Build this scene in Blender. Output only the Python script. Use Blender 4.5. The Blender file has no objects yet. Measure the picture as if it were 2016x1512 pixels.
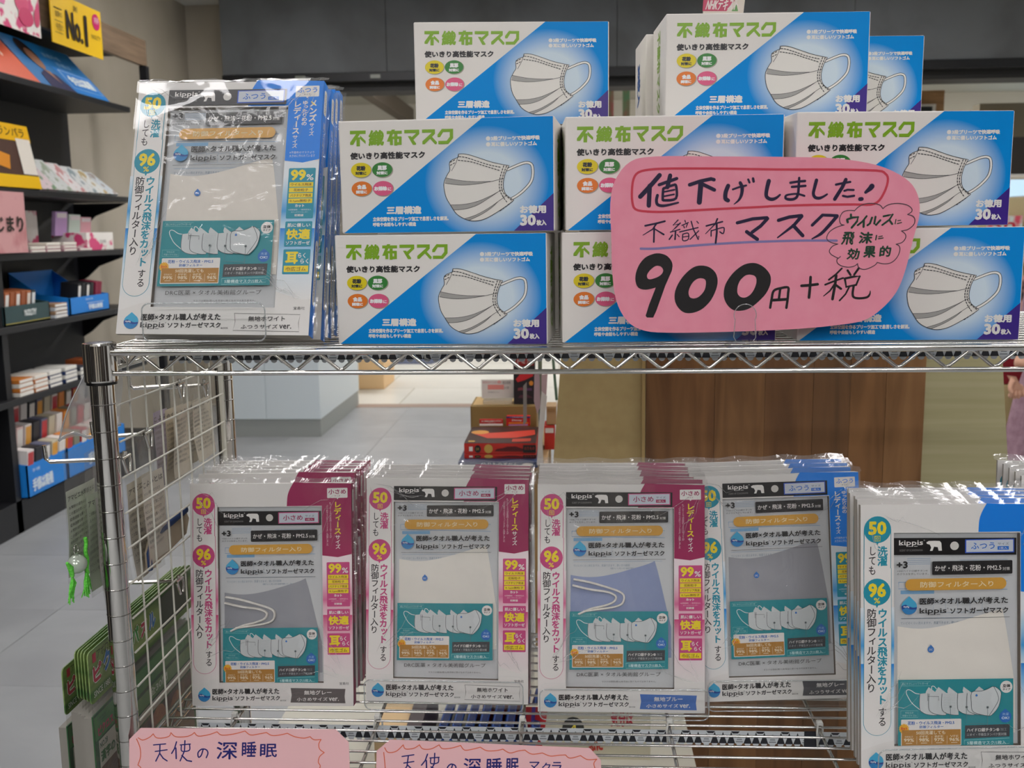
import bpy, bmesh, math, random
import numpy as np
from mathutils import Vector, Matrix
SC = bpy.context.scene
COL = SC.collection
R = math.radians

# ------------------------------------------------------------------ camera
FPX, PITCH, YAW, ROLL, ZC = 2000.0, R(8.62), R(3.33), R(-0.74), 1.30
_cy, _sy, _cp, _sp = math.cos(YAW), math.sin(YAW), math.cos(PITCH), math.sin(PITCH)
FW = np.array([-_sy*_cp, _cy*_cp, -_sp])
_r0 = np.array([_cy, _sy, 0.0]); _u0 = np.cross(_r0, FW)
RT = math.cos(ROLL)*_r0 + math.sin(ROLL)*_u0
UP = -math.sin(ROLL)*_r0 + math.cos(ROLL)*_u0
CP = np.array([0, 0, ZC])
cd = bpy.data.cameras.new('camera'); cam = bpy.data.objects.new('camera', cd); COL.objects.link(cam)
cd.sensor_width = 36; cd.sensor_fit = 'HORIZONTAL'; cd.lens = FPX*36/2016
cd.clip_start = 0.05; cd.clip_end = 60
cd.dof.use_dof = True; cd.dof.focus_distance = 0.99; cd.dof.aperture_fstop = cd.lens/2.6
M = Matrix(((RT[0], UP[0], -FW[0], 0), (RT[1], UP[1], -FW[1], 0), (RT[2], UP[2], -FW[2], ZC), (0, 0, 0, 1)))
cam.matrix_world = M
SC.camera = cam

# ------------------------------------------------------------------ world, lights, exposure
W = bpy.data.worlds.new('world'); SC.world = W; W.use_nodes = True
W.node_tree.nodes['Background'].inputs[0].default_value = (1.0, 0.98, 0.96, 1)
W.node_tree.nodes['Background'].inputs[1].default_value = 0.42
vs = SC.view_settings
vs.view_transform = 'Standard'; vs.look = 'None'; vs.gamma = 1; vs.exposure = 0.16; vs.use_curve_mapping = False
SC.cycles.max_bounces = 8; SC.cycles.transparent_max_bounces = 24
SC.cycles.caustics_reflective = False; SC.cycles.caustics_refractive = False
SC.cycles.sample_clamp_indirect = 4.0
LIGHTS = [  # ceiling fittings, two rearmost rows added to light the pack fronts: x, y, length, width, strength
    (-1.25, -0.42, 1.2, 0.13, 15), (1.1, -0.42, 1.2, 0.13, 15), (-1.3, -2.9, 1.2, 0.20, 72), (1.1, -2.9, 1.2, 0.20, 72), (-1.3, -4.9, 1.2, 0.30, 80), (1.1, -4.9, 1.2, 0.30, 80), (-1.3, -6.9, 1.2, 0.30, 60), (1.1, -6.9, 1.2, 0.30, 60),
    (-1.3, 1.5, 1.2, 0.20, 24), (1.1, 1.5, 1.2, 0.20, 24), (-1.3, 3.6, 1.2, 0.3, 32), (1.1, 3.6, 1.2, 0.3, 32), (-1.3, 5.7, 1.2, 0.3, 34), (1.6, 5.7, 1.2, 0.3, 34),
    (-1.6, 9.3, 1.6, 0.5, 125), (1.6, 9.3, 1.6, 0.5, 125), (4.6, 9.3, 1.6, 0.5, 125)]
CEIL = 2.95

# ------------------------------------------------------------------ materials
def lin(c):
    if isinstance(c, str):
        c = [int(c[i:i+2], 16)/255 for i in (0, 2, 4)]
    return [x/12.92 if x <= .04045 else ((x+.055)/1.055)**2.4 for x in c[:3]] + [1]
MATS = {}
def mat(name, c, rough=.5, metal=0., spec=.5, **k):
    if name in MATS: return MATS[name]
    m = bpy.data.materials.new(name); m.use_nodes = True
    b = m.node_tree.nodes['Principled BSDF']
    b.inputs['Base Color'].default_value = lin(c); b.inputs['Roughness'].default_value = rough
    b.inputs['Metallic'].default_value = metal; b.inputs['Specular IOR Level'].default_value = spec
    if 'coat' in k: b.inputs['Coat Weight'].default_value = k['coat']; b.inputs['Coat Roughness'].default_value = .08
    if 'emit' in k:
        b.inputs['Emission Color'].default_value = lin(k.get('ecol', c)); b.inputs['Emission Strength'].default_value = k['emit']
    m.diffuse_color = lin(c); MATS[name] = m
    return m
def nodes(m): return m.node_tree.nodes, m.node_tree.links, m.node_tree.nodes['Principled BSDF']
def noise_mat(name, c1, c2, scale=5, rough=.5, stretch=(1, 1, 1), bump=0., detail=6, metal=0., spec=.5, lo=.35, hi=.65, dist=0.0):
    if name in MATS: return MATS[name]
    m = mat(name, c1, rough, metal, spec); n, l, b = nodes(m)
    tc = n.new('ShaderNodeTexCoord'); mp = n.new('ShaderNodeMapping'); mp.inputs['Scale'].default_value = stretch
    no = n.new('ShaderNodeTexNoise'); no.inputs['Scale'].default_value = scale; no.inputs['Detail'].default_value = detail
    no.inputs['Distortion'].default_value = dist
    cr = n.new('ShaderNodeValToRGB'); cr.color_ramp.elements[0].position = lo; cr.color_ramp.elements[1].position = hi
    cr.color_ramp.elements[0].color = lin(c1); cr.color_ramp.elements[1].color = lin(c2)
    l.new(tc.outputs['Object'], mp.inputs[0]); l.new(mp.outputs[0], no.inputs['Vector'])
    l.new(no.outputs['Fac'], cr.inputs[0]); l.new(cr.outputs[0], b.inputs['Base Color'])
    if bump:
        bu = n.new('ShaderNodeBump'); bu.inputs['Strength'].default_value = bump; bu.inputs['Distance'].default_value = .01
        l.new(no.outputs['Fac'], bu.inputs['Height']); l.new(bu.outputs[0], b.inputs['Normal'])
    return m
def film_mat(name, tint='ffffff', gloss=.12, rough=.06, bump=.25, scale=18, haze=.03, graze=.8):
    """thin clear plastic: mostly transparent, mirror sheen by Fresnel, a little haze"""
    if name in MATS: return MATS[name]
    m = bpy.data.materials.new(name); m.use_nodes = True; n, l = m.node_tree.nodes, m.node_tree.links
    n.clear(); out = n.new('ShaderNodeOutputMaterial')
    tr = n.new('ShaderNodeBsdfTransparent'); tr.inputs[0].default_value = lin(tint)
    gl = n.new('ShaderNodeBsdfGlossy'); gl.inputs['Roughness'].default_value = rough
    di = n.new('ShaderNodeBsdfDiffuse'); di.inputs[0].default_value = (.85, .85, .86, 1)
    fr = n.new('ShaderNodeLayerWeight'); fr.inputs[0].default_value = .5
    pw = n.new('ShaderNodeMath'); pw.operation = 'POWER'; pw.inputs[1].default_value = 4.0; l.new(fr.outputs['Facing'], pw.inputs[0])
    ad = n.new('ShaderNodeMath'); ad.operation = 'MULTIPLY_ADD'; ad.inputs[1].default_value = graze; ad.inputs[2].default_value = .018+gloss*.12; ad.use_clamp = True
    l.new(pw.outputs[0], ad.inputs[0])
    m1 = n.new('ShaderNodeMixShader'); m1.inputs[0].default_value = haze
    m2 = n.new('ShaderNodeMixShader')
    l.new(tr.outputs[0], m1.inputs[1]); l.new(di.outputs[0], m1.inputs[2])
    l.new(ad.outputs[0], m2.inputs[0]); l.new(m1.outputs[0], m2.inputs[1]); l.new(gl.outputs[0], m2.inputs[2])
    l.new(m2.outputs[0], out.inputs[0])
    if bump:
        tc = n.new('ShaderNodeTexCoord'); no = n.new('ShaderNodeTexNoise'); no.inputs['Scale'].default_value = scale
        no.inputs['Detail'].default_value = 2; no.inputs['Distortion'].default_value = 1.5
        bu = n.new('ShaderNodeBump'); bu.inputs['Strength'].default_value = bump; bu.inputs['Distance'].default_value = .004
        l.new(tc.outputs['Object'], no.inputs['Vector']); l.new(no.outputs['Fac'], bu.inputs['Height'])
        for s in (gl, fr): l.new(bu.outputs[0], s.inputs['Normal'])
    m.diffuse_color = (1, 1, 1, .3); MATS[name] = m
    return m
def grad_z_mat(name, stops, z0, z1, rough=.35):
    """printed gradient along the height of the object"""
    if name in MATS: return MATS[name]
    m = mat(name, stops[0][1], rough); n, l, b = nodes(m)
    tc = n.new('ShaderNodeTexCoord'); sx = n.new('ShaderNodeSeparateXYZ'); mr = n.new('ShaderNodeMapRange')
    mr.inputs[1].default_value = z0; mr.inputs[2].default_value = z1
    cr = n.new('ShaderNodeValToRGB'); e = cr.color_ramp.elements
    e[0].position, e[0].color = stops[0][0], lin(stops[0][1]); e[1].position, e[1].color = stops[1][0], lin(stops[1][1])
    for p, c in stops[2:]:
        q = e.new(p); q.color = lin(c)
    l.new(tc.outputs['Object'], sx.inputs[0]); l.new(sx.outputs[2], mr.inputs[0]); l.new(mr.outputs[0], cr.inputs[0]); l.new(cr.outputs[0], b.inputs['Base Color'])
    return m
CHROME = mat('chrome', (.86, .85, .83), .09, 1.0)
CHROME2 = mat('chrome_wire', (.80, .79, .77), .16, 1.0)
BLACK = mat('black_plastic', (.03, .03, .035), .35)

# ------------------------------------------------------------------ objects
def link(o, parent=None):
    COL.objects.link(o)
    if parent is not None: o.parent = parent
    return o
def tag(o, label=None, cat=None, group=None, kind=None):
    if label: o['label'] = label
    if cat: o['category'] = cat
    if group: o['group'] = group
    if kind: o['kind'] = kind
    return o
def empty(name, loc=(0, 0, 0), rot=(0, 0, 0)):
    o = bpy.data.objects.new(name, None); o.empty_display_size = .02; link(o); o.location = loc
    o.rotation_mode = 'YXZ'; o.rotation_euler = rot
    return o
class MB:
    """collects faces, then links them as one mesh object"""
    def __init__(s): s.v = []; s.f = []; s.mi = []; s.m = []; s.sm = []
    def _m(s, m):
        if m not in s.m: s.m.append(m)
        return s.m.index(m)
    def add(s, vs, fs, m, smooth=False):
        k = len(s.v); s.v += [tuple(map(float, p)) for p in vs]; i = s._m(m)
        for f in fs: s.f.append(tuple(j+k for j in f)); s.mi.append(i); s.sm.append(smooth)
        return s
    def box(s, lo, hi, m, xf=None):
        x0, y0, z0 = lo; x1, y1, z1 = hi
        v = [(x0, y0, z0), (x1, y0, z0), (x1, y1, z0), (x0, y1, z0), (x0, y0, z1), (x1, y0, z1), (x1, y1, z1), (x0, y1, z1)]
        if xf is not None: v = [xf @ Vector(p) for p in v]
        return s.add(v, [(0, 3, 2, 1), (4, 5, 6, 7), (0, 1, 5, 4), (1, 2, 6, 5), (2, 3, 7, 6), (3, 0, 4, 7)], m)
    def prism(s, poly, y0, y1, m, ms=None):
        """poly in XZ, extruded along Y"""
        n = len(poly); v = [(p[0], y0, p[1]) for p in poly] + [(p[0], y1, p[1]) for p in poly]
        s.add(v, [tuple(range(n)), tuple(range(2*n-1, n-1, -1))], m)
        s.add(v, [(i, i+n, (i+1) % n+n, (i+1) % n) for i in range(n)], ms or m)
        return s
    def tube(s, pts, r, m, seg=10, caps=True, closed=False, flat=1.0):
        P = [Vector(p) for p in pts]; n = len(P); rings = []; up = None
        for i in range(n):
            a = P[i-1] if (i or closed) else P[i]; b = P[(i+1) % n] if (i < n-1 or closed) else P[i]
            t = (b-a).normalized()
            if up is None:
                up = Vector((0, 0, 1)) if abs(t.z) < .9 else Vector((1, 0, 0))
            x = up - t*up.dot(t)
            if x.length < 1e-6: x = t.orthogonal()
            x.normalize(); up = x; y = t.cross(x)
            rr = r[i] if hasattr(r, '__len__') else r
            rings.append([P[i] + (x*math.cos(q*2*math.pi/seg)*flat + y*math.sin(q*2*math.pi/seg))*rr for q in range(seg)])
        v = [p for g in rings for p in g]; f = []
        for i in range(n if closed else n-1):
            j = (i+1) % n
            for q in range(seg):
                f.append((i*seg+q, i*seg+(q+1) % seg, j*seg+(q+1) % seg, j*seg+q))
        s.add(v, f, m, True)
        if caps and not closed:
            s.add(rings[0], [tuple(range(seg-1, -1, -1))], m); s.add(rings[-1], [tuple(range(seg))], m)
        return s
    def lathe(s, prof, c, m, seg=32, smooth=True, sharp=False):
        """profile (r,z) round the vertical axis at c"""
        if sharp:
            for a, b in zip(prof[:-1], prof[1:]): s.lathe([a, b], c, m, seg, smooth)
            return s
        v = []; f = []; n = len(prof)
        for q in range(seg):
            a = 2*math.pi*q/seg
            for r_, z in prof: v.append((c[0]+r_*math.cos(a), c[1]+r_*math.sin(a), c[2]+z))
        for q in range(seg):
            w = (q+1) % seg
            for i in range(n-1): f.append((q*n+i, w*n+i, w*n+i+1, q*n+i+1))
        return s.add(v, f, m, smooth)
    def build(s, name, parent=None, bevel=0, kind=None, edge_split=False):
        me = bpy.data.meshes.new(name); me.from_pydata(s.v, [], s.f)
        for m in s.m: me.materials.append(m)
        me.polygons.foreach_set('material_index', s.mi); me.polygons.foreach_set('use_smooth', s.sm)
        me.update()
        o = bpy.data.objects.new(name, me); link(o, parent)
        if bevel:
            b = o.modifiers.new('bevel', 'BEVEL'); b.width = bevel; b.segments = 2; b.limit_method = 'ANGLE'
        if kind: o['kind'] = kind
        return o
def copy_tree(o, parent=None):
    c = o.copy(); link(c, parent)
    for ch in o.children: copy_tree(ch, c)
    return c
def at(x, y, **k):
    """where the line of sight through a point of the photograph meets a plane X=, Y= or Z="""
    d = FW + (x-1008)/FPX*RT - (y-756)/FPX*UP
    (a, v), = k.items(); i = 'XYZ'.index(a)
    return CP + d*((v-CP[i])/d[i])

# ------------------------------------------------------------------ flat print (lettering and drawings as thin layers of ink)
_G = {}
def glyphs(s):
    if s in _G: return _G[s]
    c = bpy.data.curves.new('t', 'FONT'); c.body = s; c.size = 1; c.resolution_u = 2
    o = bpy.data.objects.new('t', c); me = o.to_mesh()
    n = len(me.vertices); co = np.empty(n*3, np.float32); me.vertices.foreach_get('co', co); co = co.reshape(-1, 3)[:, :2].astype(float)
    fs = [tuple(p.vertices) for p in me.polygons]
    o.to_mesh_clear(); bpy.data.objects.remove(o); bpy.data.curves.remove(c)
    _G[s] = (co, fs); return _G[s]
def homog(src, dst):
    A = []; b = []
    for (x, y), (u, v) in zip(src, dst):
        A += [[x, y, 1, 0, 0, 0, -u*x, -u*y], [0, 0, 0, x, y, 1, -v*x, -v*y]]; b += [u, v]
    h = np.append(np.linalg.solve(np.array(A, float), np.array(b, float)), 1).reshape(3, 3)
    def f(p):
        q = np.c_[p, np.ones(len(p))] @ h.T
        return q[:, :2]/q[:, 2:]
    return f
def quadmap(q, w, h): return homog(q, [(0, h), (w, h), (w, 0), (0, 0)])
def smooth_path(p, k=6, closed=False):
    p = [np.array(a, float) for a in p]; n = len(p); out = []
    for i in range(n if closed else n-1):
        a, b, c, d = (p[(i-1) % n], p[i], p[(i+1) % n], p[(i+2) % n]) if closed else (p[max(i-1, 0)], p[i], p[i+1], p[min(i+2, n-1)])
        for j in range(k):
            t = j/k
            out.append(.5*((2*b)+(-a+c)*t+(2*a-5*b+4*c-d)*t*t+(-a+3*b-3*c+d)*t**3))
    if not closed: out.append(p[-1])
    return out
def circ(cx, cy, rx, ry=None, n=28, a0=0, a1=360):
    ry = ry or rx
    return [(cx+rx*math.cos(R(a0+(a1-a0)*i/n)), cy+ry*math.sin(R(a0+(a1-a0)*i/n))) for i in range(n + (1 if a1-a0 < 360 else 0))]
def rr(x0, y0, x1, y1, r, n=5):
    o = []
    for cx, cy, a in ((x1-r, y0+r, -90), (x1-r, y1-r, 0), (x0+r, y1-r, 90), (x0+r, y0+r, 180)):
        o += [(cx+r*math.cos(R(a+90*i/n)), cy+r*math.sin(R(a+90*i/n))) for i in range(n+1)]
    return o
class Print:
    def __init__(s, mapf, eps=.00012, base=.00015):
        s.map = mapf; s.eps = eps; s.base = base; s.fr(0, 0, 1); s.V = []; s.F = []; s.MI = []; s.M = []; s.n = 0; s.k = 0
    def fr(s, ox, oy, sc): s.o = (ox, oy, sc); return s
    def _add(s, p, faces, m, layer):
        p = np.asarray(p, float)
        if not len(p): return
        q = p/s.o[2] + np.array(s.o[:2]); q = s.map(q)
        s.k = (s.k+1) % 24
        v = np.c_[q[:, 0], np.full(len(q), -(s.base+layer*s.eps+s.k*s.eps/40)), q[:, 1]]
        s.V.append(v)
        if m not in s.M: s.M.append(m)
        i = s.M.index(m)
        for f in faces: s.F.append(tuple(j+s.n for j in f)); s.MI.append(i)
        s.n += len(v)
    def poly(s, pts, m, layer=0): s._add(pts, [tuple(range(len(pts)))], m, layer); return s
    def rect(s, x0, y0, x1, y1, m, layer=0): return s.poly([(x0, y0), (x1, y0), (x1, y1), (x0, y1)], m, layer)
    def ring(s, A, B, m, layer=0):
        n = len(A); s._add(list(A)+list(B), [(i, (i+1) % n, (i+1) % n+n, i+n) for i in range(n)], m, layer); return s
    def stroke(s, pts, w, m, layer=0, smooth=True, closed=False, k=5):
        if smooth and len(pts) > 2: pts = smooth_path(pts, k, closed)
        if closed: pts = list(pts)+[pts[0]]
        pts = np.array(pts, float); n = len(pts)
        ws = np.interp(np.linspace(0, 1, n), np.linspace(0, 1, len(w)), w) if hasattr(w, '__len__') else np.full(n, w)
        V = []; F = []
        for i in range(n):
            a = pts[max(i-1, 0)]; b = pts[min(i+1, n-1)]; t = b-a; L = np.hypot(*t) or 1; nn = np.array([-t[1], t[0]])/L
            V += [pts[i]+nn*ws[i]/2, pts[i]-nn*ws[i]/2]
        F = [(2*i, 2*i+2, 2*i+3, 2*i+1) for i in range(n-1)]
        s._add(V, F, m, layer)
        for i in (0, n-1):
            s._add(circ(pts[i][0], pts[i][1], ws[i]/2, n=10), [tuple(range(10))], m, layer)
        if not smooth:
            for i in range(1, n-1): s._add(circ(pts[i][0], pts[i][1], ws[i]/2, n=8), [tuple(range(8))], m, layer)
        return s
    def dash(s, pts, w, dl, gap, m, layer=0):
        pts = np.array(smooth_path(pts, 6), float); L = np.r_[0, np.cumsum(np.hypot(*np.diff(pts, axis=0).T))]
        t = 0
        while t < L[-1]-dl:
            a = [np.interp(t, L, pts[:, i]) for i in (0, 1)]; b = [np.interp(t+dl, L, pts[:, i]) for i in (0, 1)]
            s.stroke([a, b], w, m, layer, False); t += dl+gap
        return s
    def text(s, txt, x0, y0, x1, y1, m, layer=1, bold=0., shear=0., rot=0):
        """lettering fitted to a measured box (y down)"""
        co, fs = glyphs(txt)
        if not len(co): return s
        lo, hi = co.min(0), co.max(0)
        if rot:  # turned a quarter clockwise
            q = np.c_[co[:, 1]-lo[1], co[:, 0]-lo[0]]; sz = np.array([hi[1]-lo[1], hi[0]-lo[0]])
        else:
            q = np.c_[co[:, 0]-lo[0], hi[1]-co[:, 1]]; sz = hi-lo
        q = q/np.maximum(sz, 1e-6)
        b = bold*(y1-y0 if not rot else x1-x0)
        p = np.array([x0+b, y0+b]) + q*np.array([x1-x0-2*b, y1-y0-2*b])
        if shear: p[:, 0] += (y1-p[:, 1])*shear
        offs = [(0, 0)] if not bold else [(0, 0)]+[(b*math.cos(a), b*math.sin(a)) for a in (0, 1.571, 3.142, 4.712, .785, 2.356, 3.927, 5.498)][:8 if b*1.0/s.o[2] > 1.2 else 4]
        for dx, dy in offs: s._add(p+[dx, dy], fs, m, layer)
        return s
    def vtext(s, txt, x0, y0, x1, y1, m, layer=1, bold=0.):
        n = len(txt); ch = (y1-y0)/n; w = x1-x0
        for i, c in enumerate(txt):
            if c == ' ': continue
            co, fs = glyphs(c)
            em = np.c_[co[:, 0], .86-co[:, 1]]
            if c in 'ー（）「」―〜~': em = np.c_[1-em[:, 1]-.0, em[:, 0]]
            if c in 'っゃゅょッャュョィァェォゥ': em = em + [.12, -.12]
            k = 1.06
            p = np.array([x0, y0+i*ch]) + ((em-.5)*k+.5)*[w, ch]
            b = bold*w
            offs = [(0, 0)] if not bold else [(0, 0), (b, 0), (-b, 0), (0, b), (0, -b)]
            for d in offs: s._add(p+list(d), fs, m, layer)
        return s
    def build(s, name, parent=None, kind=None):
        me = bpy.data.meshes.new(name); V = np.concatenate(s.V); me.from_pydata(V.tolist(), [], s.F)
        for m in s.M: me.materials.append(m)
        me.polygons.foreach_set('material_index', s.MI); me.update()
        o = bpy.data.objects.new(name, me); link(o, parent)
        if kind: o['kind'] = kind
        return o
INKS = {}
def ink(c, rough=.35):
    k = 'ink_%s' % c
    return mat(k, c, rough)
# ================================================================== designs that repeat (built once, then copied)
# ---- carton of 30 masks -------------------------------------------------
BW, BH, BD = .195, .1000, .088
CARD_W = mat('carton_white', 'ebe7e1', .5, spec=.3)
def box_blue():
    m = mat('carton_blue', '0f93d6',   .4, spec=.15); n, l, b = nodes(m)
    tc = n.new('ShaderNodeTexCoord'); mp = n.new('ShaderNodeMapping'); mp.inputs['Location'].default_value = (-.134, 0, -.043)
    sx = n.new('ShaderNodeVectorMath'); sx.operation = 'LENGTH'; mr = n.new('ShaderNodeMapRange')
    mr.inputs[1].default_value = .030; mr.inputs[2].default_value = .056
    mx = n.new('ShaderNodeMix'); mx.data_type = 'RGBA'; mx.inputs[6].default_value = lin('d5e6f2'); mx.inputs[7].default_value = lin('008ee0')
    sc = n.new('ShaderNodeVectorMath'); sc.operation = 'MULTIPLY'; sc.inputs[1].default_value = (1, 0, 1.12)
    l.new(tc.outputs['Object'], mp.inputs[0]); l.new(mp.outputs[0], sc.inputs[0]); l.new(sc.outputs[0], sx.inputs[0]); l.new(sx.outputs['Value'], mr.inputs[0])
    l.new(mr.outputs[0], mx.inputs[0]); l.new(mx.outputs[2], b.inputs['Base Color'])
    return m
def make_carton():
    root = empty('mask_carton')
    b = MB(); b.box((0, 0, 0), (BW, BD, BH), CARD_W); b.build('carton', root, bevel=.0013)
    P = Print(quadmap([(38, 68), (1985, 66), (1976, 1106), (78, 1105)], BW, BH))
    blue = box_blue(); pur = ink('3a1f86'); wh = ink('eceae6'); gr = ink('7fae12'); bk = ink('1c1a1e'); dk = ink('262a30'); gy = ink('b3b0ab'); sh = ink('a7a294')
    P.poly([(1345, 70), (1974, 70), (1966, 1102), (98, 1101)], blue, 0)
    P.poly([(1970, 765), (1966, 1102), (1617, 1100)], pur, 1)
    # big green title, drawn stroke by stroke
    S = lambda pts, w: P.stroke(pts, w, gr, 1, False)
    def bar(x0, y0, x1, y1): P.rect(x0, y0, x1, y1, gr, 1)
    bar(148, 160, 292, 192); P.poly([(205, 190), (240, 190), (178, 290), (150, 290), (150, 268)], gr, 1); bar(208, 222, 240, 305)
    P.poly([(242, 205), (292, 258), (292, 285), (240, 236)], gr, 1)
    P.text('織', 318, 158, 460, 306, gr, 1, .035)
    bar(485, 170, 622, 198); P.poly([(530, 158), (560, 158), (512, 268), (485, 268)], gr, 1); bar(522, 222, 618, 246); bar(514, 228, 541, 300); bar(595, 228, 620, 300)
    bar(577, 275, 618, 300); bar(553, 200, 581, 306)
    bar(644, 164, 780, 194); P.poly([(752, 170), (780, 170), (780, 204), (722, 262), (694, 248), (750, 198)], gr, 1); P.poly([(676, 222), (704, 222), (752, 292), (748, 303), (722, 303)], gr, 1)
    bar(805, 164, 922, 194); P.poly([(892, 170), (922, 170), (922, 206), (828, 300), (808, 300), (808, 272), (890, 198)], gr, 1); P.poly([(862, 232), (884, 222), (940, 283), (936, 302), (922, 302)], gr, 1)
    bar(985, 164, 1085, 192); P.poly([(985, 162), (1012, 164), (968, 238), (945, 238), (945, 214)], gr, 1); bar(1055, 168, 1085, 250)
    P.poly([(1055, 236), (1085, 236), (1085, 250), (1042, 302), (952, 302), (952, 272), (1028, 272)], gr, 1)
    P.text('使いきり高性能マスク', 150, 362, 831, 428, bk, 1, .05)
    for cx, cy, c, tx, yy in ((250, 525, 'e2cf10', ('花粉', '対策に'), '1d2733'), (443, 525, '2c8030', ('風邪', '対策に'), 'f2f2f2'),
                              (256, 697, 'e67a20', ('食品', '調理に'), 'f2f2f2'), (450, 697, 'e05a86', None, 'f2f2f2')):
        P.poly(circ(cx+6, cy+5, 94, 71), sh, 1); P.poly(circ(cx, cy, 92, 68), ink(c), 2); tcol = ink(yy)
        if tx:
            P.text(tx[0], cx-43, cy-38, cx+42, cy+6, tcol, 3, .07); P.text(tx[1], cx-52, cy+14, cx+50, cy+46, tcol, 3, .06)
        else:
            P.text('お掃除', cx-80, cy-20, cx+38, cy+22, tcol, 3, .07); P.text('に', cx+44, cy-8, cx+76, cy+22, tcol, 3, .05)
    P.text('三層構造', 482, 862, 797, 936, wh, 1, .06)
    P.text('立体空間を作るプリーツ加工で息苦しさを解消。', 358, 958, 1040, 999, wh, 1, .05)
    P.text('呼吸や会話もしやすい構造', 358, 1008, 748, 1046, wh, 1, .05)
    for yy, t, x1 in ((240, '3段プリーツで快適呼吸', 1857), (293, '耳に優しいソフトゴム', 1830)):
        P.poly(circ(1398, yy+21, 20), wh, 1); P.text(t, 1422, yy, x1, yy+42, wh, 1, .06)
    P.text('お徳用', 1672, 872, 1902, 946, wh, 2, .055)
    P.text('30', 1672, 955, 1812, 1056, wh, 2, .07); P.text('枚入', 1815, 1004, 1904, 1056, wh, 2, .06)
    # drawing of the pleated mask
    edge = ink('20242c'); body = ink('e9e6df'); fold = ink('a9a8a4')
    loop = [(1566, 548), (1650, 512), (1710, 491), (1755, 490), (1784, 515), (1790, 590), (1770, 665), (1710, 735), (1650, 783), (1600, 812)]
    P.stroke(loop, 27, edge, 1); P.stroke(loop, 17, ink('f3f2ee'), 2)
    top = smooth_path([(1133, 397), (1180, 397), (1240, 410), (1330, 442), (1420, 474), (1500, 495), (1582, 512)], 4)
    rt_ = smooth_path([(1582, 512), (1548, 580), (1531, 650), (1529, 700), (1540, 750), (1565, 785), (1620, 825)], 4)
    bt = smooth_path([(1620, 825), (1560, 872), (1480, 925), (1400, 972), (1330, 1000), (1250, 1006), (1180, 985), (1110, 938), (1060, 862), (1020, 790), (1001, 700), (1005, 640), (1036, 575), (1055, 540), (1055, 465), (1133, 425)], 3)
    out = list(top)+list(rt_)[1:]+list(bt)[1:]
    P.poly([tuple(p) for p in out], body, 3)
    P.stroke(out+[out[0]], 5, edge, 5, False, k=1)
    def foldp(a, b):
        a = smooth_path(a, 4); b = smooth_path(b, 4); P.poly([tuple(p) for p in a]+[tuple(p) for p in b][1:], fold, 4); P.stroke(a, 3.5, edge, 5, False); P.stroke(b, 3.5, edge, 5, False)
    foldp([(1018, 612), (1090, 628), (1180, 643), (1300, 652), (1430, 651)], [(1430, 651), (1300, 672), (1180, 680), (1090, 673), (1010, 660)])
    foldp([(1060, 858), (1180, 855), (1300, 830), (1420, 780), (1487, 744)], [(1487, 744), (1400, 802), (1300, 862), (1200, 895), (1085, 905)])
    foldp([(1185, 985), (1290, 950), (1400, 890), (1480, 835)], [(1480, 835), (1420, 892), (1330, 950), (1225, 1000)])
    for a in ([(1430, 651), (1530, 628)], [(1487, 744), (1530, 722)], [(1480, 835), (1548, 788)], [(1133, 397), (1112, 470), (1070, 548)]): P.stroke(a, 4, edge, 5, len(a) > 2)
    for a in ([(1140, 421), (1200, 430), (1300, 465), (1400, 500), (1520, 528)], [(1130, 453), (1250, 472), (1350, 505), (1500, 555)],
              [(1535, 512), (1506, 600), (1493, 680), (1500, 740), (1530, 800), (1562, 845)], [(1560, 515), (1527, 600), (1512, 680), (1520, 740), (1560, 790), (1602, 825)],
              [(1498, 918), (1590, 850)], [(1060, 470), (1118, 440)], [(1060, 498), (1112, 470)]): P.dash(a, 7, 15, 13, edge, 6)
    P.build('front_print', root)
    # side print: title running down the end panel
    Q = Print(lambda p: np.asarray(p, float))
    Q.text('不織布マスク', .016, -.088, .040, -.012, gr, 0, .03, rot=1)
    Q.V = [v*[1, 1, -1] for v in Q.V]
    q = Q.build('side_print', root); q.rotation_euler = (0, 0, R(90)); q.location = (BW, BD*.18, 0)   # right end
    Q2 = Print(lambda p: np.asarray(p, float)); Q2.text('不織布マスク', .030, -.092, .052, -.012, gr, 0, .03, rot=1); Q2.V = [v*[1, 1, -1] for v in Q2.V]
    q2 = Q2.build('side_print', root); q2.rotation_euler = (0, 0, R(-90)); q2.location = (0, BD, 0)
    Q3 = Print(lambda p: np.asarray(p, float)); Q3.text('30枚入', .02, -.078, .045, -.032, ink('1f5fae'), 0, .05, rot=1); Q3.V = [v*[1, 1, -1] for v in Q3.V]
    return root, Q3

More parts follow.
